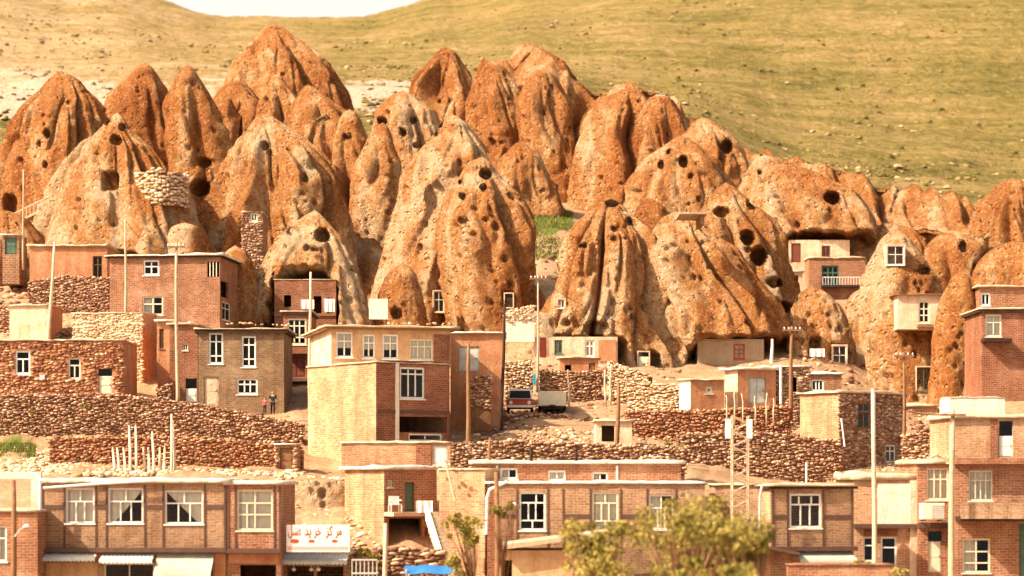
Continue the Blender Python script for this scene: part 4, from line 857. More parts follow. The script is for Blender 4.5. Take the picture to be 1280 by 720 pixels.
for a in (-1, 1):
    for b in (-1, 1): MB().tube([(a * wm, b * wm, -.3), (a * wm, b * wm, hm)], .034, 6).build('rail', M['pole'], mast)
for face in range(4):
    n = 16; mb = MB()
    for i in range(n):
        z0, z1 = hm * i / n, hm * (i + 1) / n; s_ = wm if i % 2 else -wm
        a, b = {0: ((s_, -wm), (-s_, -wm)), 1: ((s_, wm), (-s_, wm)), 2: ((-wm, s_), (-wm, -s_)), 3: ((wm, s_), (wm, -s_))}[face]
        mb.tube([(a[0], a[1], z0), (b[0], b[1], z1)], .024, 5)
    mb.build('lacing', M['pole'], mast)
for px, r0, r1 in ((910, 548, 524), (937, 548, 524)):
    MB().box(-.12, .12, -.12, .12, 0, (r0 - r1) * 110.5 / F).build('antenna_panel', M['white'], mast, P(px, r0, 111.2) - mast.location)
# right hand street houses
h = House('plastered_house', 'house with a bright white plaster panel over a brick ground floor', 'house', 1067, 1146, 113, 600, 800, mat='b_pale', dep=6)
h.bar('plaster_panel', 1097, 604, 1143, 655, .06, 'white_plaster'); h.bar('brick_pier', 1137, 592, 1147, 790, .14, 'cream'); h.slab('ledge', 1067, 655, 1150, 660, .35, 'steel')
h.win(1079, 671, 1096, 702, ((1, 1), (2, 1)), t=.08); h.win(1101, 671, 1121, 709, ((1, 1), (2, 1)), t=.09); h.bar('red_lintel', 1080, 661, 1122, 670, .03, 'b_red'); h.build('roofmud', .15, .3, lump=.16)
h = House('street_house', 'narrow brick house with a cream gridded window above an air conditioner', 'house', 1147.5, 1191, 112.5, 580, 800, mat='b_orange', dep=6)
h.win(1158, 585, 1186, 625, ((1, 3), (2, 3)), fm='creamp', cur='full', t=.09); h.slab('ledge', 1147, 653, 1192, 660, .4, 'steel'); h.door(1160, 664, 1177, 716, 'creamp', top=.25); h.build('roofmud', .15, .2, lump=.12)
ac = empty('air_conditioner', P(1165, 651, 111.4), 0, 'beige box air conditioner under the cream gridded window', 'air conditioner')
MB().box(-.55, .55, -.4, .45, .06, .85).build('casing', M['creamp'], ac, bevel=.03)
for k in range(7): MB().box(-.1, .5, -.43, -.41, .14 + k * .095, .19 + k * .095).build('louvre', M['metal'], ac)
MB().box(-.45, -.38, -.5, .8, -.02, .06).build('bracket', M['steel'], ac); MB().box(.38, .45, -.5, .8, -.02, .06).build('bracket', M['steel'], ac)
h = House('balcony_building', 'two storey brick block with a long panelled balcony', 'house', 1194, 1330, 111, 580, 800, mat='b_orange', dep=6)
h.win(1211, 588, 1241, 626, ((1, [1, 2, 1]), (2.2, [1, 1, 1, 1])), fm='creamp', cur='full', t=.08); h.win(1203, 673, 1238, 716, ((1, 2), (1, 2), (.7, 2)), fm='creamp', cur='half', t=.09); h.door(1274, 655, 1292, 740, 'green')
h.slab('balcony_floor', 1194, 647, 1330, 651, 1.2, 'dark'); h.slab('roof_edge', 1192, 573, 1330, 580, .7, 'b_red')
for a, b in ((1195, 1206), (1206.6, 1229), (1229.6, 1252), (1252.6, 1276), (1276.6, 1320)):
    a0, zb, a1, zt = h.rect(a, 628, b, 648, 'F'); MB().box(0, a1 - a0, -1.25, -1.17, 0, zt - zb).build('balcony_panel', M['b_tan'], h.root, (a0, 0, zb))
h.build('roofmud', .2, .12)
h = House('upper_house', 'pale brick house with a half glazed white door on the upper terrace', 'house', 1188, 1330, 122, 523, 590, th=0, mat='b_pale', dep=6)
h.bar('brick_pier', 1238, 524, 1247, 574, .05, 'b_red'); h.door(1249, 526, 1266, 571, 'white', top=.42); h.build('roofmud', .2, .2, lump=.1)
h = House('roof_parapet', 'bright whitewashed parapet room behind the half glazed white door house', 'building', 1187, 1256, 131, 497, 545, mat='white_plaster', dep=3); h.build('roofwhite', .05, .08)
h = House('garden_wall', 'low red brick garden wall before the white canvas awning', 'wall', 985, 1118, 96, 707, 800, mat='b_orange', dep=.5); h.build('b_red', .06, .08)
# ------------------------------------------------------------------ middle terrace
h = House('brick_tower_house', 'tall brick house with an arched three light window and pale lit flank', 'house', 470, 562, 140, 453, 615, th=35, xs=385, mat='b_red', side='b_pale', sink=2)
h.win(500, 459, 531, 499, ((.7, 3), (3.2, 3)), t=.12); h.hole(497, 521, 559, 541); h.win(511, 542, 553, 552, L2, t=.1)
h.bar('white_pier', 494, 454, 498, 550, .1, 'white_plaster'); h.bar('steel_band', 471, 515, 562, 518, .05); h.bar('steel_band', 471, 453.5, 562, 457, .05); h.build('roofmud', .1, .1)
h = House('attic_storey', 'ochre plastered top storey with four windows and a wide flat roof', 'house', 414, 563, 144.2, 409, 455, th=13, xs=387, mat='yellow_plaster', side='cream', sink=.2)
h.win(420, 415, 441, 447, ((1, 2), (2, 2)), fm='white', cur='net', t=.11, each=False); h.win(453, 418, 469, 448, L22, t=.11, cur='net', each=False); h.win(478, 418, 498, 449, L22, t=.11, cur='net', each=False); h.win(512, 424, 541, 450, ((1, 3), (2, 3)), fm='creamp', t=.1, cur='full', each=False)
h.bar('brick_panel', 542, 418, 562, 452, .03, 'b_red'); h.build('roofmud', .5, .16, fascia='timber', fh=.12)
h = House('lower_block', 'low pale brick block with a white door below the arched window house', 'building', 427, 563, 133.5, 554, 612, mat='b_pale', dep=4)
h.bar('brick_panel', 520, 555, 539, 600, .03, 'b_red'); h.door(541, 557, 559, 599, 'white'); h.build('roofmud', .08, .1, lump=.08)
h = House('mud_house', 'orange mud house with grey shutters beside the tall brick house', 'house', 563, 629, 150, 417, 520, mat='adobe', dep=6)
h.door(573, 433, 599, 464, 'metal', leaves=2); h.build('roofwhite', .2, .14)
rubble_wall('short stone wall beside a pole below the grey shuttered mud house', [(584, 474), (613, 470)], (510, 510), 147, 147 , .2)
sg = empty('notice_board', P(473, 402, 148), 0, 'blank cream notice board standing on the flat roof', 'board')
MB().box(-.6, .6, -.04, .04, .15, 1.45).build('panel', M['creamp'], sg)
for a in (-.5, .5): MB().box(a - .04, a + .04, .041, .1, -.6, 1.4).build('leg', M['steel'], sg)
h = House('olive_house', 'olive brick house with two tall white windows and a bricked arch door', 'house', 248, 355, 157, 412, 515, mat='b_olive', dep=6)
h.win(261, 416, 279, 455, ((1, 2), (2, 2), (.9, 2)), t=.12, each=False); h.win(302, 420, 320, 459, ((1, 2), (2, 2), (.9, 2)), t=.12, each=False); h.win(296, 473, 322, 493, ((1, 3), (2, 3)), t=.12, each=False)
h.door(255, 471, 273, 507, 'cream'); h.build('roofmud', .3, .12, fascia='dark', fh=.22)
h = House('red_wing', 'narrow red brick wing with a half glazed white door', 'house', 212, 247.4, 157.5, 406, 510, mat='b_red', dep=6)
h.door(232, 473, 246, 503, 'white', top=.42); h.win(228, 430, 235, 438, L2, each=False, fm='creamp'); h.build('roofmud', .2, .14, lump=.09)
h = House('brick_house', 'square brick house with a dark corner balcony under a white roof edge', 'house', 137, 275, 172, 321, 415, th=-6, xs=297, mat='b_orange', dep=6)
h.win(179, 325, 199, 344, ((1, 2), (1.5, 2)), t=.13, each=False); h.win(178, 370, 204, 394, ((1, 2), (1.5, 2)), fm='creamp', t=.12, cur='half', each=False); h.hole(259, 327, 274, 346); h.hole(276, 352, 286, 374, 'R'); h.win(278, 378, 288, 402, L22, 'R', each=False)
for x in (262, 266, 270): h.bar('balcony_post', x, 327, x + 1, 346, .02, 'creamp', back=.1)
h.build('roofwhite', .35, .16, fascia='dark', fh=.1, lump=.08)
h = House('mud_house', 'low orange mud house with one dark tall window under the pale cone', 'house', 37, 134, 184, 308, 372, mat='adobe', dep=5); h.win(116, 320, 128, 351, L22, fm='timber', each=False); h.build('roofmud', .2, .16, lump=.14)
h = House('stone_house', 'cream washed stone house with an orange mud side wall', 'house', 92, 178, 164, 393, 488, th=-14, xs=196, mat='cream', side='adobe'); h.build('roofmud', .1, .12, stones='stone_pale', ssize=.2, lump=.1)
h = House('mud_house', 'narrow orange mud house squeezed beside the cream washed stone house', 'house', 197, 217, 159.5, 402, 495, mat='adobe', dep=5); h.win(199, 411, 205, 436, L22, each=False, fm='timber'); h.build('roofwhite', .25, .14)
h = House('stone_house', 'long mud and rubble house with two windows and a cream door', 'house', -40, 153, 153, 426, 498, mat='adobe', dep=6)
h.win(19, 438, 38, 468, ((1, 1), (2, 2)), t=.13, each=False); h.win(85, 447, 101, 474, ((1, 1), (2, 2)), fm='creamp', t=.12, each=False); h.door(123, 461, 140, 493, 'creamp', top=.28); h.bar('meter_box', 50, 469, 56, 475, .12, 'white')
h.build('roofmud', .15, .14, stones='stone_red', ssize=.24, lump=.12)
h = House('mud_house', 'small cream mud house with a blank lit wall behind the leaning pole', 'house', 12, 60, 171, 383, 425, th=-10, xs=78, mat='cream', side='adobe'); h.build('roofmud', .15, .12, lump=.1)
h = House('arch_dwelling', 'red brick dwelling built inside the wide rock arch', 'house', 343, 420, 177, 350, 425, mat='b_red', dep=3)
h.hole(355, 369, 364, 384); h.hole(392, 370, 402, 392); h.hole(408, 372, 416, 392); h.bar('beam', 343, 392, 420, 395, .12, 'timber'); h.build('roofmud', .05, .1)
h = House('brick_house', 'tall narrow red brick house with a cream window above a red shutter', 'house', 354, 388, 165, 390, 510, mat='b_red', dep=5)
h.win(359, 398, 383, 431, ((1, 3), (2, 3), (1, 3)), fm='creamp', t=.12, each=False); h.door(361, 446, 381, 471, 'redbrown', leaves=2); h.hole(368, 480, 379, 508); h.slab('ledge', 354, 440, 388, 442.5, .5, 'timber'); h.slab('ledge', 356, 474, 386, 477, .7, 'roofwhite'); h.build('roofmud', .2, .12, fascia='dark')
# cave fronts and houses at the foot of the front cones
h = House('cave_house', 'cream cave front with a red door under the grooved front cone', 'cave house', 667, 772, 171.5, 421, 460, mat='cream', dep=3)
h.door(675, 422, 683, 447, 'red'); h.win(693, 425, 703, 442, L2, fm='green', t=.1, each=False, cur='half'); h.win(731, 425, 743, 446, L22, t=.12, each=False); h.bar('plaster_panel', 748, 425, 770, 452, .08, 'adobe'); h.build(None)
rubble_wall('rubble terrace wall below the red cave door', [(632, 453), (666, 452)], (500, 500), 160, 160, .19, 'stone_pale')
rubble_wall('rubble terrace wall with timber props next to the turquoise cloth', [(675, 462), (720, 466), (752, 462)], (500, 500), 161, 161, .19, 'stone')
rubble_wall('pale terrace wall joined to the grooved cone foot', [(761, 452), (812, 470)], (500, 505), 160, 159, .19, 'stone_pale')
for px, r1 in ((711, 462), (757, 462), (763, 455)):
    pole('thin pale timber prop against the terrace walls', px, 492, r1, 158.5, .07, 'log', lean=random.uniform(-2, 2), name='timber_prop', cat='prop', group='props along the terrace walls')
ck = MB()
for i in range(6):
    a, b = i / 6 * .42, (i + 1) / 6 * .42; ck.box(a, b - .004, -.03 + .03 * (i % 2), .03 * (i % 2), 0, .75)
tag(ck.build('turquoise_cloth', M['cyan'], None, P(666, 481, 159.2)), 'turquoise cloth hung between two rubble terrace walls', 'cloth')
# vehicle and trailer on the dirt track
v = empty('parked_van', P(650, 516, 155), 0, 'small red and white van parked below the rubble terrace', 'van'); vw = .86
MB().hexa([(-vw, -1.9, .28), (vw, -1.9, .28), (vw, 1.6, .28), (-vw, 1.6, .28), (-vw, -1.9, .85), (vw, -1.9, .85), (vw, 1.6, .85), (-vw, 1.6, .85)]).build('body', M['red'], v, bevel=.08)
MB().hexa([(-vw + .03, -1.7, .86), (vw - .03, -1.7, .86), (vw - .03, 1.55, .86), (-vw + .03, 1.55, .86), (-vw + .14, -1.2, 1.55), (vw - .14, -1.2, 1.55), (vw - .14, 1.5, 1.55), (-vw + .14, 1.5, 1.55)]).build('cabin', M['white'], v, bevel=.06)
MB().hexa([(-vw + .14, -1.71, .92), (vw - .14, -1.71, .92), (vw - .14, -1.66, .92), (-vw + .14, -1.66, .92), (-vw + .22, -1.33, 1.42), (vw - .22, -1.33, 1.42), (vw - .22, -1.28, 1.42), (-vw + .22, -1.28, 1.42)]).build('windscreen', M['rubber'], v)
MB().box(-vw, vw, -2.0, -1.9, .3, .45).build('bumper', M['white'], v)
for a in (-1, 1):
    MB().tube([(a * .6, -1.93, .62), (a * .6, -1.88, .62)], .12, 10).build('headlight', M['white'], v)
    for y in (-1.2, 1.1): MB().tube([(a * (vw - .16), y, .28), (a * (vw + .02), y, .28)], .3, 14).build('wheel', M['rubber'], v)
tr = empty('box_trailer', P(690, 516, 156), 0, 'cream metal box trailer parked next to the red and white van', 'trailer')
MB().box(-.93, .93, -1.2, 1.6, .42, 1.42).build('box', M['creamp'], tr, bevel=.05); MB().box(-.2, .2, -1.6, -1.21, .42, .5).build('tow_bar', M['steel'], tr)
MB().box(-.75, .6, -1.0, 1.4, .2, .415).build('chassis', M['dark'], tr)
for a in (-1, 1): MB().tube([(a * .75, .2, .3), (a * .92, .2, .3)], .3, 14).build('wheel', M['rubber'], tr)
rubble_wall('low dark stone wall in front of the parked van and trailer', [(606, 522), (640, 517), (712, 519)], (540, 537), 152, 152, .22, 'stone', thick=.5)
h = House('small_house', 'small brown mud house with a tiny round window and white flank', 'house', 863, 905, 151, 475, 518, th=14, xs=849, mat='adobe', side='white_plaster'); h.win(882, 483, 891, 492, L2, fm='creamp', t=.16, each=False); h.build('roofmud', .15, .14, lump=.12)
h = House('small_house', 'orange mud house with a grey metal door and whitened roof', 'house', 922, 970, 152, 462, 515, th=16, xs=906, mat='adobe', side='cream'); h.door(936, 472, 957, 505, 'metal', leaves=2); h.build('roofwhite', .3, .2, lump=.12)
h = House('stone_hut', 'dark stone hut with a white pipe next to the whitened roof', 'house', 971, 1012, 153, 459, 510, mat='b_brown', dep=4); h.hole(990, 472, 996, 490); h.build('roofwhite', .2, .12, stones='stone', ssize=.2)
tag(MB().tube([P(976, 505, 152.3), P(976, 456, 152.3)], .09, 8).build('stove_pipe', M['white']), 'white stove pipe on the dark stone hut', 'pipe')
h = House('cave_house', 'grey plastered cave front with an orange red window under the speckled cone', 'cave house', 872, 955, 175.5, 424, 474, mat='grey_plaster', dep=2.5); h.win(917, 430, 931, 449, ((1, 2), (1, 2), (1, 2)), fm='red', t=.12, cur='full', each=False); h.build(None)
pole('white round post in the dark cave mouth beside the grey front', 965, 456, 424, 174.5, .13, 'white', name='cave_post', cat='post')
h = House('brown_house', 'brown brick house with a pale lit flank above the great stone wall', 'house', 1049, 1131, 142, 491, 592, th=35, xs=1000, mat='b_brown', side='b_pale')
h.win(1072, 503, 1088, 536, ((1, 2), (2, 2)), fm='timber', t=.1, each=False); h.win(1107, 556, 1120, 578, ((1, 2), (2, 2)), fm='creamp', t=.1, each=False); h.bar('white_pipe', 1090, 492, 1092, 590, .16, 'white'); h.build('roofmud', .2, .16, lump=.1, stones='stone', ssize=.2, sfaces='F')
rubble_wall('great brown rubble retaining wall behind the lattice mast', [(848, 543), (950, 541), (1052, 552)], (618, 625), 136, 137, .19, 'stone')
rubble_wall('reddish rubble wall under the row of small mud houses', [(782, 515), (880, 513), (988, 508)], (552, 552), 146.5, 147, .19, 'stone_red')
rubble_wall('pale rubble wall climbing to the tiny round window house', [(786, 478), (850, 482)], (520, 520), 155, 154, .19, 'stone_pale')
rubble_wall('long low rubble bank above the set back brick storey', [(566, 556), (640, 551), (740, 556), (856, 560)], (590, 592), 128, 128, .19, 'stone', thick=1.0)
h = House('cellar', 'small cellar with a black doorway in the earth bank beside the dirt track', 'building', 745, 790, 139, 527, 570, mat='cream', dep=3); h.hole(752, 532, 768, 552); h.build('roofmud', .15, .15, lump=.15)
h = House('cave_house', 'cream cave room with a red door beneath the overhanging slab', 'cave house', 986, 1062, 204, 300, 335, mat='cream', dep=2.5); h.door(989, 304, 1001, 328, 'redbrown'); h.win(1027, 307, 1038, 322, L2, fm='redbrown', t=.12, each=False); h.build(None)
h = House('balcony_house', 'orange cliff house with a green window and white railing', 'house', 1011, 1081, 200.5, 323, 362, mat='b_orange', dep=3, sink=1.0); h.win(1027, 332, 1049, 357, ((1, 3), (2, 3)), fm='green', t=.14, each=False)
h.slab('balcony', 1026, 357, 1077, 360, .8, 'dark')
a0, zb, a1, zt = h.rect(1027, 347, 1076, 357, 'F'); rl = MB().box(0, a1 - a0, -.8, -.74, zt - zb - .06, zt - zb).build('railing', M['white'], h.root, (a0, 0, zb))
for k in range(15): MB().box((a1 - a0) * k / 14 - .02, (a1 - a0) * k / 14 + .02, -.79, -.75, 0, zt - zb - .061).build('baluster', M['white'], rl)
h.build('roofmud', .1, .12, lump=.12)
h = House('small_house', 'tiny hut with a white roof clinging beside the orange cliff house', 'hut', 981, 1003, 197, 340, 362, mat='cream', dep=2); h.hole(984, 344, 998, 356); h.build('roofwhite', .2, .14, lump=.1)
h = House('cliff_bay', 'cream plastered bay with a small gridded window built onto the cliff', 'house', 1122, 1190, 170.6, 369, 408, mat='cream', dep=4, sink=.2); h.win(1148, 376, 1162, 404, ((1, 2), (1, 2), (1, 2)), fm='creamp', t=.12, each=False); h.slab('ledge', 1146, 407, 1172, 409.5, .4, 'timber'); h.build('timber', .3, .1)
rock_window('cliffcone', 1109, 307, 1130, 331, ((1, 2), (1.2, 2))); rock_window('cliffcone', 1146, 459, 1164, 488, L2, fm='green'); rock_window('lump', 1041, 432, 1058, 456, ((1, 2), (1, 2)))
rock_window('central', 542, 364, 555, 390, ((1, 2), (1.5, 2)), fm='creamp'); rock_window('centralfront', 631, 367, 641, 384, door='dark'); rock_window('leftfront', 697, 374, 706, 385, L2); rock_window('leftfront', 798, 440, 811, 463, door='creamp')
h = House('red_house', 'dark red brick house with a cream window and small balcony behind the plastered pillar', 'house', 1227, 1320, 160, 387, 515, mat='b_red', dep=6); h.win(1232, 393, 1252, 421, ((1, 2), (2, 2)), fm='creamp', t=.12, cur='full', each=False); h.slab('balcony', 1226, 424, 1262, 428, .9, 'dark'); h.build('roofmud', .3, .14, fascia='dark')
h = House('upper_house', 'orange brick house on top of the dark red one', 'house', 1224, 1320, 167, 359, 395, mat='b_orange', dep=5); h.win(1226, 366, 1238, 382, L2, t=.12, each=False); h.build('roofmud', .25, .14)
h = House('small_house', 'dark plank hut under the rail ramp', 'hut', 3, 24, 187, 294, 324, mat='b_brown', dep=3); h.door(6, 297, 21, 318, 'green'); h.build('roofwhite', .2, .12)
h = House('stone_house', 'tiny stone dwelling perched on the flank of the big fluted cone', 'house', 303, 328, 192, 265, 306, mat='b_brown', dep=4); h.win(313, 266, 322, 277, L2, fm='creamp', t=.14, each=False); h.build('roofmud', .05, .1, stones='stone', ssize=.2)
# rail ramp
rp = empty('rail_ramp', P(16, 280, 197), 0, 'sloping timber ramp with a balustrade above the dark plank hut', 'ramp'); A_ = P(62, 258, 197) - P(16, 280, 197); n = 11
MB().hexa([(0, -.5, -.2), (A_.x, -.5, A_.z - .2), (A_.x, .9, A_.z - .2), (0, .9, -.2), (0, -.5, 0), (A_.x, -.5, A_.z), (A_.x, .9, A_.z), (0, .9, 0)]).build('deck', M['log'], rp)
MB().tube([(0, -.45, .75), (A_.x, -.45, A_.z + .75)], .05, 6).build('handrail', M['log'], rp)
for k in range(n): MB().box(A_.x * k / (n - 1) - .03, A_.x * k / (n - 1) + .03, -.48, -.42, A_.z * k / (n - 1), A_.z * k / (n - 1) + .75).build('baluster', M['log'], rp)
# ring wall of stones on the pale cone
rw = empty('ring_wall', P(201, 246, 196), 0, 'curved ring wall of dry stones on the shoulder of the pale cone', 'stone wall'); Rr = 2.25; hh = 27 * 193 / F; Cs = []; Vv = []; Ff = []; Tt = []; k0 = 0
nseg = 44; z = 0.0; cyl = MB()
for i in range(nseg):
    a, b = 2 * math.pi * i / nseg, 2 * math.pi * (i + 1) / nseg; pa, pb = (Rr * math.cos(a), Rr * math.sin(a)), (Rr * math.cos(b), Rr * math.sin(b)); qa, qb = (.8 * pa[0], .8 * pa[1]), (.8 * pb[0], .8 * pb[1]); ha = hh + .15 * math.sin(3 * a); hb = hh + .15 * math.sin(3 * b)
    cyl.hexa([(*qa, -1), (*pa, -1), (*pb, -1), (*qb, -1), (*qa, ha), (*pa, ha), (*pb, hb), (*qb, hb)])
    zs = np.arange(-.8, ha + .1, .28); m = len(zs); C = np.stack([pa[0] * rng.uniform(.96, 1.02, m), pa[1] * rng.uniform(.96, 1.02, m), zs + rng.uniform(-.12, .12, m)], 1); S = np.stack([rng.uniform(.12, .26, m), np.full(m, .13), rng.uniform(.08, .16, m)], 1)
    V, Fq, t = stone_geo(C, S, (-math.sin(a), math.cos(a))); Vv.append(V); Ff.append(Fq + k0); Tt.append(t); k0 += len(V)
cyl.build('core', M['mortar'], rw); o = np_mesh('stone_courses', np.concatenate(Vv), np.concatenate(Ff), M['stone_pale'], rw, attrs={'tint': np.concatenate(Tt)}); o['kind'] = 'stuff'
# retaining walls on the side of the leaning logs
rubble_wall('long rubble retaining wall under the mud and rubble house', [(-30, 494), (150, 494), (250, 506), (378, 531)], (562, 566), 149.5, 149.5, .19, 'stone')
rubble_wall('reddish rubble wall behind the peeled logs', [(62, 548), (200, 545), (300, 552), (378, 562)], (602, 604), 139, 138.5, .19, 'stone_red')
h = House('cellar', 'low stone store with an orange door at the end of the reddish wall', 'building', 345, 372, 136.5, 556, 602, mat='b_brown', dep=2); h.door(350, 560, 366, 591, 'timber'); h.build('roofwhite', .15, .12, stones='stone', ssize=.2)
lx = [143.5, 149, 157, 163, 170, 181, 186, 192.5, 199, 203.5, 214, 218.5]
for i, x in enumerate(lx):
    b = P(x, 601, 134 + (i % 3) * .4); t = P(x + random.uniform(-3, 3), random.choice([532, 540, 548, 555, 560]) if i < 10 else 518 + 8 * (i - 10), 137.2)
    q = MB().tube([b - Vector((0, 0, .3)), (b + t) / 2 + Vector((.03, 0, .02)), t], [.1, .085, .06], 8).build('peeled_log', M['log'], smooth=True)
    tag(q, {10: 'tallest peeled log rising above the others by the reddish wall', 11: 'tall peeled log standing next to the tallest one'}.get(i, 'short peeled pale log stood upright against the reddish rubble wall'), 'log', 'logs stood against the reddish wall')
lad = empty('ladder', P(208, 600, 135), 0, 'short pale ladder leaning among the peeled logs', 'ladder')
for a in (-.28, .28): MB().tube([(a, 0, -.2), (a, 1.2, 2.0)], .035, 6).build('rail', M['log'], lad)
for k in range(6): MB().tube([(-.28, .12 + .18 * k, .1 + .3 * k), (.28, .12 + .18 * k, .1 + .3 * k)], .025, 6).build('rung', M['log'], lad)
rubble('loose pale stones scattered below the retaining walls', 'loose_stones', [(0, 110, 131, 147, 900), (60, 380, 131, 137, 500), (560, 760, 133, 150, 200)], .09, 'stone_pale')
rubble('pale rubble spilling down the bank beside the lettered shop board', 'bank_rubble', [(345, 480, 116, 131, 900)], .08, 'stone_pale')
rubble('brown stones and debris strewn between the upper mud houses', 'slope_debris', [(0, 140, 172, 184, 420), (-20, 60, 185, 194, 120), (560, 850, 157, 172, 200), (985, 1080, 150, 178, 160), (640, 720, 196, 212, 60), (1130, 1240, 140, 160, 120)], .13, 'stone')
rubble('small brown gravel stones littering the bare dirt tracks', 'gravel_stones', [(560, 860, 131, 172, 1500), (985, 1230, 140, 176, 900), (200, 400, 150, 165, 300), (0, 140, 160, 182, 700)], .055, 'stone')

# ------------------------------------------------------------------ further small buildings and walls
h = House('small_house', 'small brick house with a white barred window behind the brown brick house', 'house', 1008, 1052, 159, 468, 505, mat='b_orange', dep=4); h.win(1014, 474, 1030, 489, L3, t=.12, each=False); h.build('roofwhite', .2, .14, lump=.12)
rubble_wall('dark rubble wall below the low orange mud house', [(36, 352), (80, 345), (136, 348)], (400, 405), 180, 179, .19, 'stone')
rubble_wall('crumbling dark wall beside the small cream mud house', [(-20, 372), (12, 384), (34, 392)], (425, 425), 174, 173, .19, 'stone')
rubble_wall('broken stone wall at the foot of the cliff bay', [(1128, 545), (1160, 536), (1192, 548)], (600, 600), 137, 136, .19, 'stone')
rubble_wall('short rubble wall closing the gap beside the olive brick house', [(196, 486), (214, 480)], (505, 505), 153.5, 153.5, .19, 'stone')
rubble_wall('white topped parapet on the pale broken ledge', [(632, 390), (668, 382)], (402, 402), 171, 171, .22, 'stone_pale', core='white_plaster')
h = House('stone_hut', 'dark stone hut sunk in the cliff foot with an arched black door', 'hut', 1140, 1172, 163, 508, 560, mat='b_brown', dep=3); h.hole(1150, 520, 1164, 548); h.build('roofmud', .2, .2, lump=.2)
h = House('small_house', 'low cream hut with a dark window on the track above the cellar', 'hut', 798, 842, 150, 518, 548, mat='cream', dep=3); h.hole(806, 526, 814, 538); h.win(826, 524, 834, 538, L2, fm='timber', each=False); h.build('roofmud', .15, .15, lump=.14)
h = House('small_house', 'orange mud hut with a plank door above the rubble terrace', 'hut', 700, 748, 165, 448, 476, mat='adobe', dep=2.5); h.door(736, 454, 744, 476, 'timber'); h.hole(706, 456, 714, 466); h.build('roofmud', .2, .14, lump=.14)
for i, (px, r1) in enumerate(((909, 494), (918, 490), (929, 492), (944, 495), (958, 491), (967, 498))):
    pole('thin pale stake stuck along the reddish rubble wall', px, 512, r1, 146.2, .045, 'log', lean=random.uniform(-2.5, 2.5), name='stake', cat='stake', group='stakes along the reddish rubble wall')
for i, (px, row, D, tx) in enumerate(((664, 579, 119.5, 'dark stub chimney on the set back brick storey near its first window'), (720, 581, 119.5, 'dark stub chimney on the set back brick storey near its middle window'), (1056, 552, 138.5, 'crooked white stick on the great retaining wall'), (1008, 600, 112, 'short pale vent pipe on the tan house roof'))):
    o = empty('vent_pipe', P(px, row, D), 0, tx, 'pipe'); hh_ = .75 if i != 2 else 1.3
    MB().tube([(0, 0, -.3), (.0 if i != 2 else -.2, 0, hh_)], .09 if i < 2 else .05, 8).build('shaft', M['dark' if i < 2 else 'white'], o)
    MB().tube([(.0 if i != 2 else -.2, 0, hh_), (.0 if i != 2 else -.2, 0, hh_ + .08)], [.13, .1] if i < 2 else [.06, .04], 8).build('cap', M['dark' if i < 2 else 'white'], o)
for i, (px, row, D, w) in enumerate(((300, 405, 158, .9), (340, 407, 160, 1.2), (230, 404, 159, .7), (500, 405, 146, 1.0), (545, 406, 147, 1.3), (940, 458, 154, .8), (120, 590, 110, .6), (560, 584, 116, .7), (820, 572, 120, .8), (1120, 590, 116, 1.1), (1170, 572, 115, .9))):
    n = 9; C = np.stack([rng.uniform(-w, w, n), rng.uniform(-.3, .6, n), rng.uniform(.0, .12, n)], 1); S = rng.uniform(.04, .13, (n, 3)); S[:, 2] *= .6; V, Fq, t = stone_geo(C, S, rough=.3)
    o = np_mesh('roof_debris', V, Fq, M['stone_pale'], None, P(px, row, D), attrs={'tint': t}); tag(o, 'pale loose debris heaped on the ' + ['olive house roof', 'far corner of the olive house roof', 'red brick wing roof', 'ochre top storey roof', 'brick panelled end of the top storey roof', 'whitened mud house roof', 'long tan street building roof', 'windowless brick block', 'set back brick storey', 'white plaster panel house', 'narrow house with the air conditioner'][i], 'rubble', None, 'stuff')

# ------------------------------------------------------------------ poles
pole('pale leaning pole on the roof of the long mud and rubble house', 61, 420, 303, 166, .12, 'log', lean=7)
pole('slim pole in front of the square brick house', 157, 392, 274, 166, .1, 'pole', arms=0)
pole('tall pale pole with cross arms before the red brick wing', 222, 497, 304, 151, .12, 'pole', arms=1, lean=-2)
pole('pale pole beside the pale lit flank of the tall brick house', 387, 480, 340, 152, .1, 'log', lean=1)
pole('brown pole on the dirt track beside the tall brick house', 585, 549, 430, 137, .13, 'timber', lean=1)
pole('dark thin pole where the mud house meets the terrace walls', 627, 518, 380, 147, .11, 'dark', lean=4)
pole('thin pole by the red cave door', 672, 472, 344, 157.5, .08, 'pole', arms=1, lean=1)
pole('brown pole standing by the black cellar doorway', 771, 582, 478, 131, .13, 'timber', lean=2)
pole('orange brown pole before the cave mouth with the white post', 988, 506, 408, 149.5, .13, 'timber', lean=2, arms=1)
pole('tall cream concrete pole in front of the white plaster panel', 1093, 800, 486, 107.5, .12, 'log', lean=-1)
pole('stout concrete pole beside the panelled balcony', 1190, 800, 512, 107, .16, 'pole', arms=1)
pole('brown pole rising through the yellow porch roof', 621, 800, 590, 98, .13, 'timber')
pole('brown pole before the low orange corner house', 17, 800, 600, 98, .13, 'timber')
pole('slim white post beside the honey shop yard', 481, 800, 654, 104, .12, 'log')
pole('dark knotted pole between the brown brick house and the cliff bay', 1130, 580, 440, 140.5, .11, 'timber', arms=1)
pole('thin pole in front of the rail ramp', 29, 322, 212, 187, .08, 'pole')
pole('short brown pole on the set back brick storey', 612, 580, 547, 118.5, .09, 'timber')
def cable(label, a, b, sag):
    n = 12; pts = [a.lerp(b, t) - Vector((0, 0, sag * 4 * t * (1 - t))) for t in np.linspace(0, 1, n)]
    tag(MB().tube(pts, .02, 5).build('power_cable', M['dark']), label, 'cable')
cable('sagging cable between the tall pale pole and the slim pole', P(220, 308, 151), P(157, 276, 166), .8)
cable('sagging cable between the cream and stout concrete poles', P(1092, 489, 107.5), P(1190, 515, 107), .5)
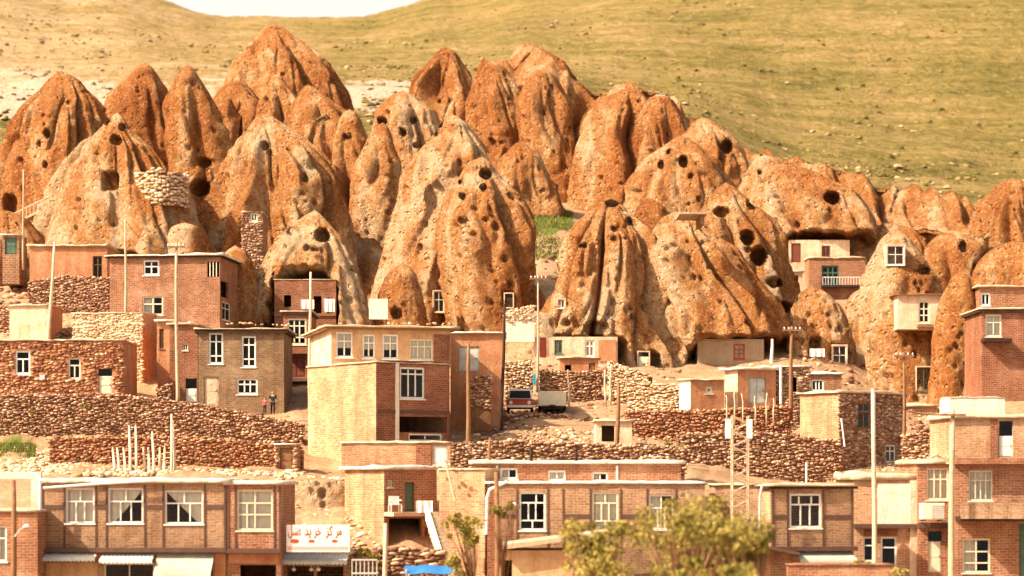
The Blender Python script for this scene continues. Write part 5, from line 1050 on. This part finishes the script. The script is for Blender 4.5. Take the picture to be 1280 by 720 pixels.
cable('sagging cable from the thin cave pole to the brown cave mouth pole', P(673, 347, 157.5), P(990, 411, 149.5), 2.2)
# lamp heads on the street poles
for px, row, D, tx in ((33, 659, 97.6, 'small white street lamp on a bent arm by the low orange corner house'), (642, 632, 97.6, 'small white street lamp on a bent arm by the yellow porch')):
    o = empty('street_lamp', P(px, row, D), 0, tx, 'lamp'); e = P(px - 15, row + 12, D) - P(px, row, D)
    MB().tube([(e.x, 0, e.z), (e.x * .5, 0, e.z * .2), (0, 0, .04)], .025, 6).build('arm', M['metal'], o)
    MB().tube([(-.14, 0, .02), (0, 0, .06), (.16, 0, .0)], [.04, .09, .05], 8).build('lamp_head', M['white'], o, smooth=True)
# ------------------------------------------------------------------ people on the path below the olive house
def person(label, px, row, D, hgt, top, legs, child=False):
    b = P(px, row, D); k = hgt
    root_me = bpy.data.meshes.new('person'); 
    J = {'pel': (0, 0, .53), 'wst': (0, 0, .62), 'chs': (0, -.01, .74), 'nck': (0, 0, .845), 'hd': (0, -.01, .90), 'hd2': (0, -.005, .965),
         'shL': (-.105, 0, .80), 'elL': (-.135, .01, .645), 'haL': (-.125, -.05, .515), 'shR': (.105, 0, .80), 'elR': (.135, .01, .645), 'haR': (.14, -.06, .52),
         'hiL': (-.05, 0, .50), 'knL': (-.055, -.015, .28), 'anL': (-.055, .02, .045), 'toL': (-.06, -.07, .02), 'hiR': (.05, 0, .50), 'knR': (.06, -.05, .285), 'anR': (.06, -.02, .045), 'toR': (.065, -.11, .02)}
    Rd = {'pel': .07, 'wst': .062, 'chs': .078, 'nck': .03, 'hd': .055, 'hd2': .05, 'shL': .037, 'shR': .037, 'elL': .026, 'elR': .026, 'haL': .02, 'haR': .02, 'hiL': .05, 'hiR': .05, 'knL': .036, 'knR': .036, 'anL': .024, 'anR': .024, 'toL': .02, 'toR': .02}
    E = [('pel', 'wst'), ('wst', 'chs'), ('chs', 'nck'), ('nck', 'hd'), ('hd', 'hd2'), ('chs', 'shL'), ('shL', 'elL'), ('elL', 'haL'), ('chs', 'shR'), ('shR', 'elR'), ('elR', 'haR'), ('pel', 'hiL'), ('hiL', 'knL'), ('knL', 'anL'), ('anL', 'toL'), ('pel', 'hiR'), ('hiR', 'knR'), ('knR', 'anR'), ('anR', 'toR')]
    def skin(name, keys, mat, grow, parent, root):
        me = bpy.data.meshes.new(name); idx = {q: i for i, q in enumerate(keys)}
        me.from_pydata([tuple(c * k for c in J[q]) for q in keys], [(idx[a], idx[c]) for a, c in E if a in idx and c in idx], []); me.materials.append(mat)
        o = bpy.data.objects.new(name, me); COL.objects.link(o); o.parent = parent
        m = o.modifiers.new('skin', 'SKIN')
        for q, i in idx.items():
            r = (Rd[q] + grow) * k; me.skin_vertices[0].data[i].radius = (r, r * .85); me.skin_vertices[0].data[i].use_root = q == root
        o.modifiers.new('smooth', 'SUBSURF').levels = 1; o.modifiers['smooth'].render_levels = 2; return o
    me = skin('person', list(J), M['skin'], 0, None, 'pel'); me.location = b; tag(me, label, 'person')
    skin('shirt', ['wst', 'chs', 'shL', 'elL', 'shR', 'elR', 'pel'], M[top], .014, me, 'pel'); skin('trousers', ['pel', 'hiL', 'knL', 'anL', 'hiR', 'knR', 'anR'], M[legs], .013, me, 'pel')
    hr = skin('hair', ['hd', 'hd2'], M['navy'], .008, me, 'hd'); hr.location = (0, .02 * k, .014 * k)
    return me
person('person in dark clothes standing on the path by the olive brick house', 341, 519, 151.2, 1.62, 'navy', 'navy')
person('child in a pink top standing beside the person in dark clothes', 331, 518, 151.0, 1.12, 'pink', 'navy')
# ------------------------------------------------------------------ yard things
def cloth(label, px, row, w, hgt, D, mat='white'):
    mb = MB(); n = 10
    for i in range(n):
        a, b = i / n * w, (i + 1) / n * w; ya, yb = .05 * math.sin(i * 1.6), .05 * math.sin((i + 1) * 1.6)
        mb.hexa([(a, ya, 0), (b, yb, 0), (b, yb + .015, 0), (a, ya + .015, 0), (a, ya * .3, hgt), (b, yb * .3, hgt), (b, yb * .3 + .015, hgt), (a, ya * .3 + .015, hgt)])
    tag(mb.build('hanging_cloth', M[mat], None, P(px, row, D)), label, 'cloth')
cloth('white washing hung in the wide rock arch', 376, 386, 1.0, .7, 175.5); cloth('white washing beside the dark hollow of the rock arch', 405, 390, .8, 1.0, 175.5)
cloth('white washing below the black hole of the pale rock lump', 1012, 446, 1.1, .6, 169.5); cloth('white sheet bundled before the low orange mud house', 108, 376, 1.4, 1.2, 181)
tp = empty('blue_tarpaulin', P(505, 722, 96), 0, 'blue tarpaulin stretched over poles in the yard below the stair', 'tarpaulin'); V = []; n = 16; wd = 66 * 96 / F
for j in range(6):
    for i in range(n + 1): V.append((wd * i / n, j * .5, .42 - .03 * math.sin(i * .7) + .05 * math.sin(j * .8) - (.25 if j == 0 else 0)))
I = (np.arange(5)[:, None] * (n + 1) + np.arange(n)[None]).ravel(); np_mesh('sheet', np.array(V), np.stack([I, I + 1, I + n + 2, I + n + 1], 1), M['blue'], tp, smooth=True)
for x in (.1, wd - .1):
    for y in (.1, 2.4): MB().tube([(x, y, -3.2), (x, y, .35)], .04, 6).build('post', M['pole'], tp)
gt = empty('yard_gate', P(440, 722, 103.5), 0, 'pale metal yard gate beside the honey shop', 'gate'); gw = 31 * 103.5 / F
for k in range(7): MB().box(gw * k / 6 - .02, gw * k / 6 + .02, -.02, .02, -2, .8).build('upright', M['metal'], gt)
for z in (.2, .8): MB().box(-.02, gw + .02, -.05, -.021, z - .04, z + .03).build('rail', M['metal'], gt)
rubble_wall('low dark yard wall under the brick house with the balcony', [(437, 690), (500, 686), (556, 692)], (760, 760), 110.5, 110.5, .3, 'stone', thick=.5)
# ------------------------------------------------------------------ trees and shrubs
M['leaf'] = stone_mat('ochre_green_leaf', [(0.1, (0.07, 0.065, 0.012)), (0.35, (0.2, 0.165, 0.035)), (0.6, (0.34, 0.26, 0.06)), (0.85, (0.5, 0.38, 0.11))])
def tree(name, label, px, D, rows, wpx, nleaf, leaf=.11, cat='tree', lobes=14, base=None, group=None, dens=.55):
    g = P(px, 0, D); z0 = float(ground([g.x], [g.y])[0]) if base is None else base; top = (HZ - rows) * D / F; Hh = top - z0; R = wpx * D / F / 2
    root = empty(name, (g.x, g.y, z0), 0, label, cat, group); mb = MB(); cz = Hh - R * .75
    C = []; mb.tube([(0, 0, -.3), (.05, 0, Hh * .25), (-.06, .05, Hh * .5), (0, 0, Hh * .8)], [.05 * Hh * .5 + .03, .03 * Hh * .6, .02 * Hh * .6, .02], 8)
    nm = max(3, lobes // 9); main = []
    for k in range(lobes):
        a = rng.uniform(0, 2 * math.pi); r = R * math.sqrt(rng.uniform(.05, 1)) * .8; zz = Hh - rng.uniform(.12, .95) * min(Hh * .75, R * 1.7) * (.35 + .65 * (r / R)); c = np.array([r * math.cos(a) * rng.uniform(.6, 1.2), r * math.sin(a), zz])
        if k < nm: main.append(c)
        else: c = main[k % nm] + rng.normal(size=3) * R * np.array([.2, .2, .16])
        C.append(c)
        st = Vector((0, 0, Hh * rng.uniform(.3, .6))); e = Vector(c); md = (st + e) / 2 + Vector((0, 0, -.12 * R)); mb.tube([st, md, e], [.018 * R + .012, .012 * R + .008, .006], 5)
    mb.build('trunk', M['timber'], root, smooth=True)
    C = np.array(C); n = nleaf; w = rng.integers(0, len(C), n); d = rng.normal(size=(n, 3)); d /= np.linalg.norm(d, axis=1)[:, None]
    lr = rng.uniform(.1, .24, len(C)) * R; p = C[w] + d * (lr[w] * rng.uniform(.25, 1, n) ** dens)[:, None] * np.array([1, 1, .8])
    p = p[p[:, 2] > .15 * Hh]; n = len(p); s = rng.uniform(.6, 1.3, n) * leaf; a = rng.normal(size=(n, 3)); a /= np.linalg.norm(a, axis=1)[:, None]; b = np.cross(a, rng.normal(size=(n, 3))); b /= np.linalg.norm(b, axis=1)[:, None]
    V = np.stack([p - a * s[:, None], p + b * s[:, None] * .5, p + a * s[:, None], p - b * s[:, None] * .5], 1).reshape(-1, 3); Fq = np.arange(4 * n).reshape(n, 4)
    lt = rng.uniform(0, 1, len(C)); t = np.clip(.45 * rng.uniform(0, 1, len(p)) + .5 * lt[w[:len(p)]] + .05, 0, 1)
    np_mesh('crown', V, Fq, M['leaf'], root, attrs={'tint': np.repeat(t, 4)})
tree('street_tree', 'broad ochre green tree in front of the long brick house', 852, 72, 622, 220, 13000, .065, lobes=95, dens=.7)
tree('street_tree', 'smaller ochre green tree before the yellow porch room', 758, 74, 648, 120, 5200, .065, lobes=50, dens=.7)
tree('street_tree', 'low ochre tree before the lean to roof', 945, 70, 664, 120, 5000, .065, lobes=50, dens=.7)
tree('street_tree', 'thin leafy sapling in front of the windowless brick block', 592, 90, 648, 85, 2600, .07, lobes=42, dens=.9)
tree('street_tree', 'slight sapling beside the brown pole at the yellow porch', 628, 92, 626, 40, 900, .07, lobes=20, dens=.9)
for px, row, D, w, tx in ((1130, 705, 92, 60, 'round shrub over the red garden wall near the cream pole'), (1075, 698, 98, 40, 'small ochre shrub between the garden wall and the plastered house'), (455, 684, 108, 36, 'small green shrub on the yard wall beside the honey shop'), (905, 690, 66, 90, 'low bush under the broad ochre tree')):
    tree('shrub', tx, px, D, row, w, 2200, .065, 'shrub', 26)
for px, row, D, w, tx in ((108, 508, 148.5, 16, 'yellow green shrub rooted in the long retaining wall'), (40, 520, 148.8, 14, 'dark green shrub hanging on the long retaining wall'), (845, 566, 134, 30, 'dark weed clump at the end of the great retaining wall'), (1062, 410, 172, 12, 'green tuft in the cleft beside the pale rock lump')):
    g = P(px, row, D); tree('shrub', tx, px, D, row - w * .5, w, 700, .06, 'shrub', 16, base=P(px, row + w * .6, D).z)
def grass_patch(label, spots):
    C = []
    for (x0, x1, D0, D1, n) in spots:
        d = rng.uniform(D0, D1, n); x = (rng.uniform(x0, x1, n) - 640) * d / F; C.append(np.stack([x, d, ground(x, d)], 1))
    p = np.concatenate(C); n = len(p); h_ = rng.uniform(.12, .35, n); a = rng.uniform(0, 6.3, n); w = .05
    V = np.stack([p + np.stack([np.cos(a) * w, np.sin(a) * w, a * 0], 1), p - np.stack([np.cos(a) * w, np.sin(a) * w, a * 0], 1), p + np.stack([np.cos(a * 3) * .1, np.sin(a * 3) * .1, h_], 1)], 1).reshape(-1, 3)
    tag(np_mesh('grass', V, np.arange(3 * n).reshape(n, 3), M['grass'], attrs={'tint': np.repeat(rng.uniform(0, 1, n), 3)}), label, 'grass', None, 'stuff')
M['grass'] = stone_mat('green_grass', [(0.1, (0.05, 0.07, 0.015)), (0.5, (0.14, 0.15, 0.03)), (0.85, (0.3, 0.26, 0.06))])
grass_patch('green grass on the bank between the cones and below the retaining wall', [(650, 716, 205, 225, 5000), (0, 44, 141, 149, 3500), (1125, 1160, 222, 236, 1200)])

sl = empty('stone_shelf', P(866, 268, 170.5), 0, 'flat grey stone shelf jutting over a hollow of the speckled cone', 'ledge')
MB().box(-1.0, 1.05, -.3, 4.0, .0, .16).build('slab', M['grey_plaster'], sl); MB().box(.55, .85, .1, 4.0, -.7, -.002).build('prop', M['timber'], sl)
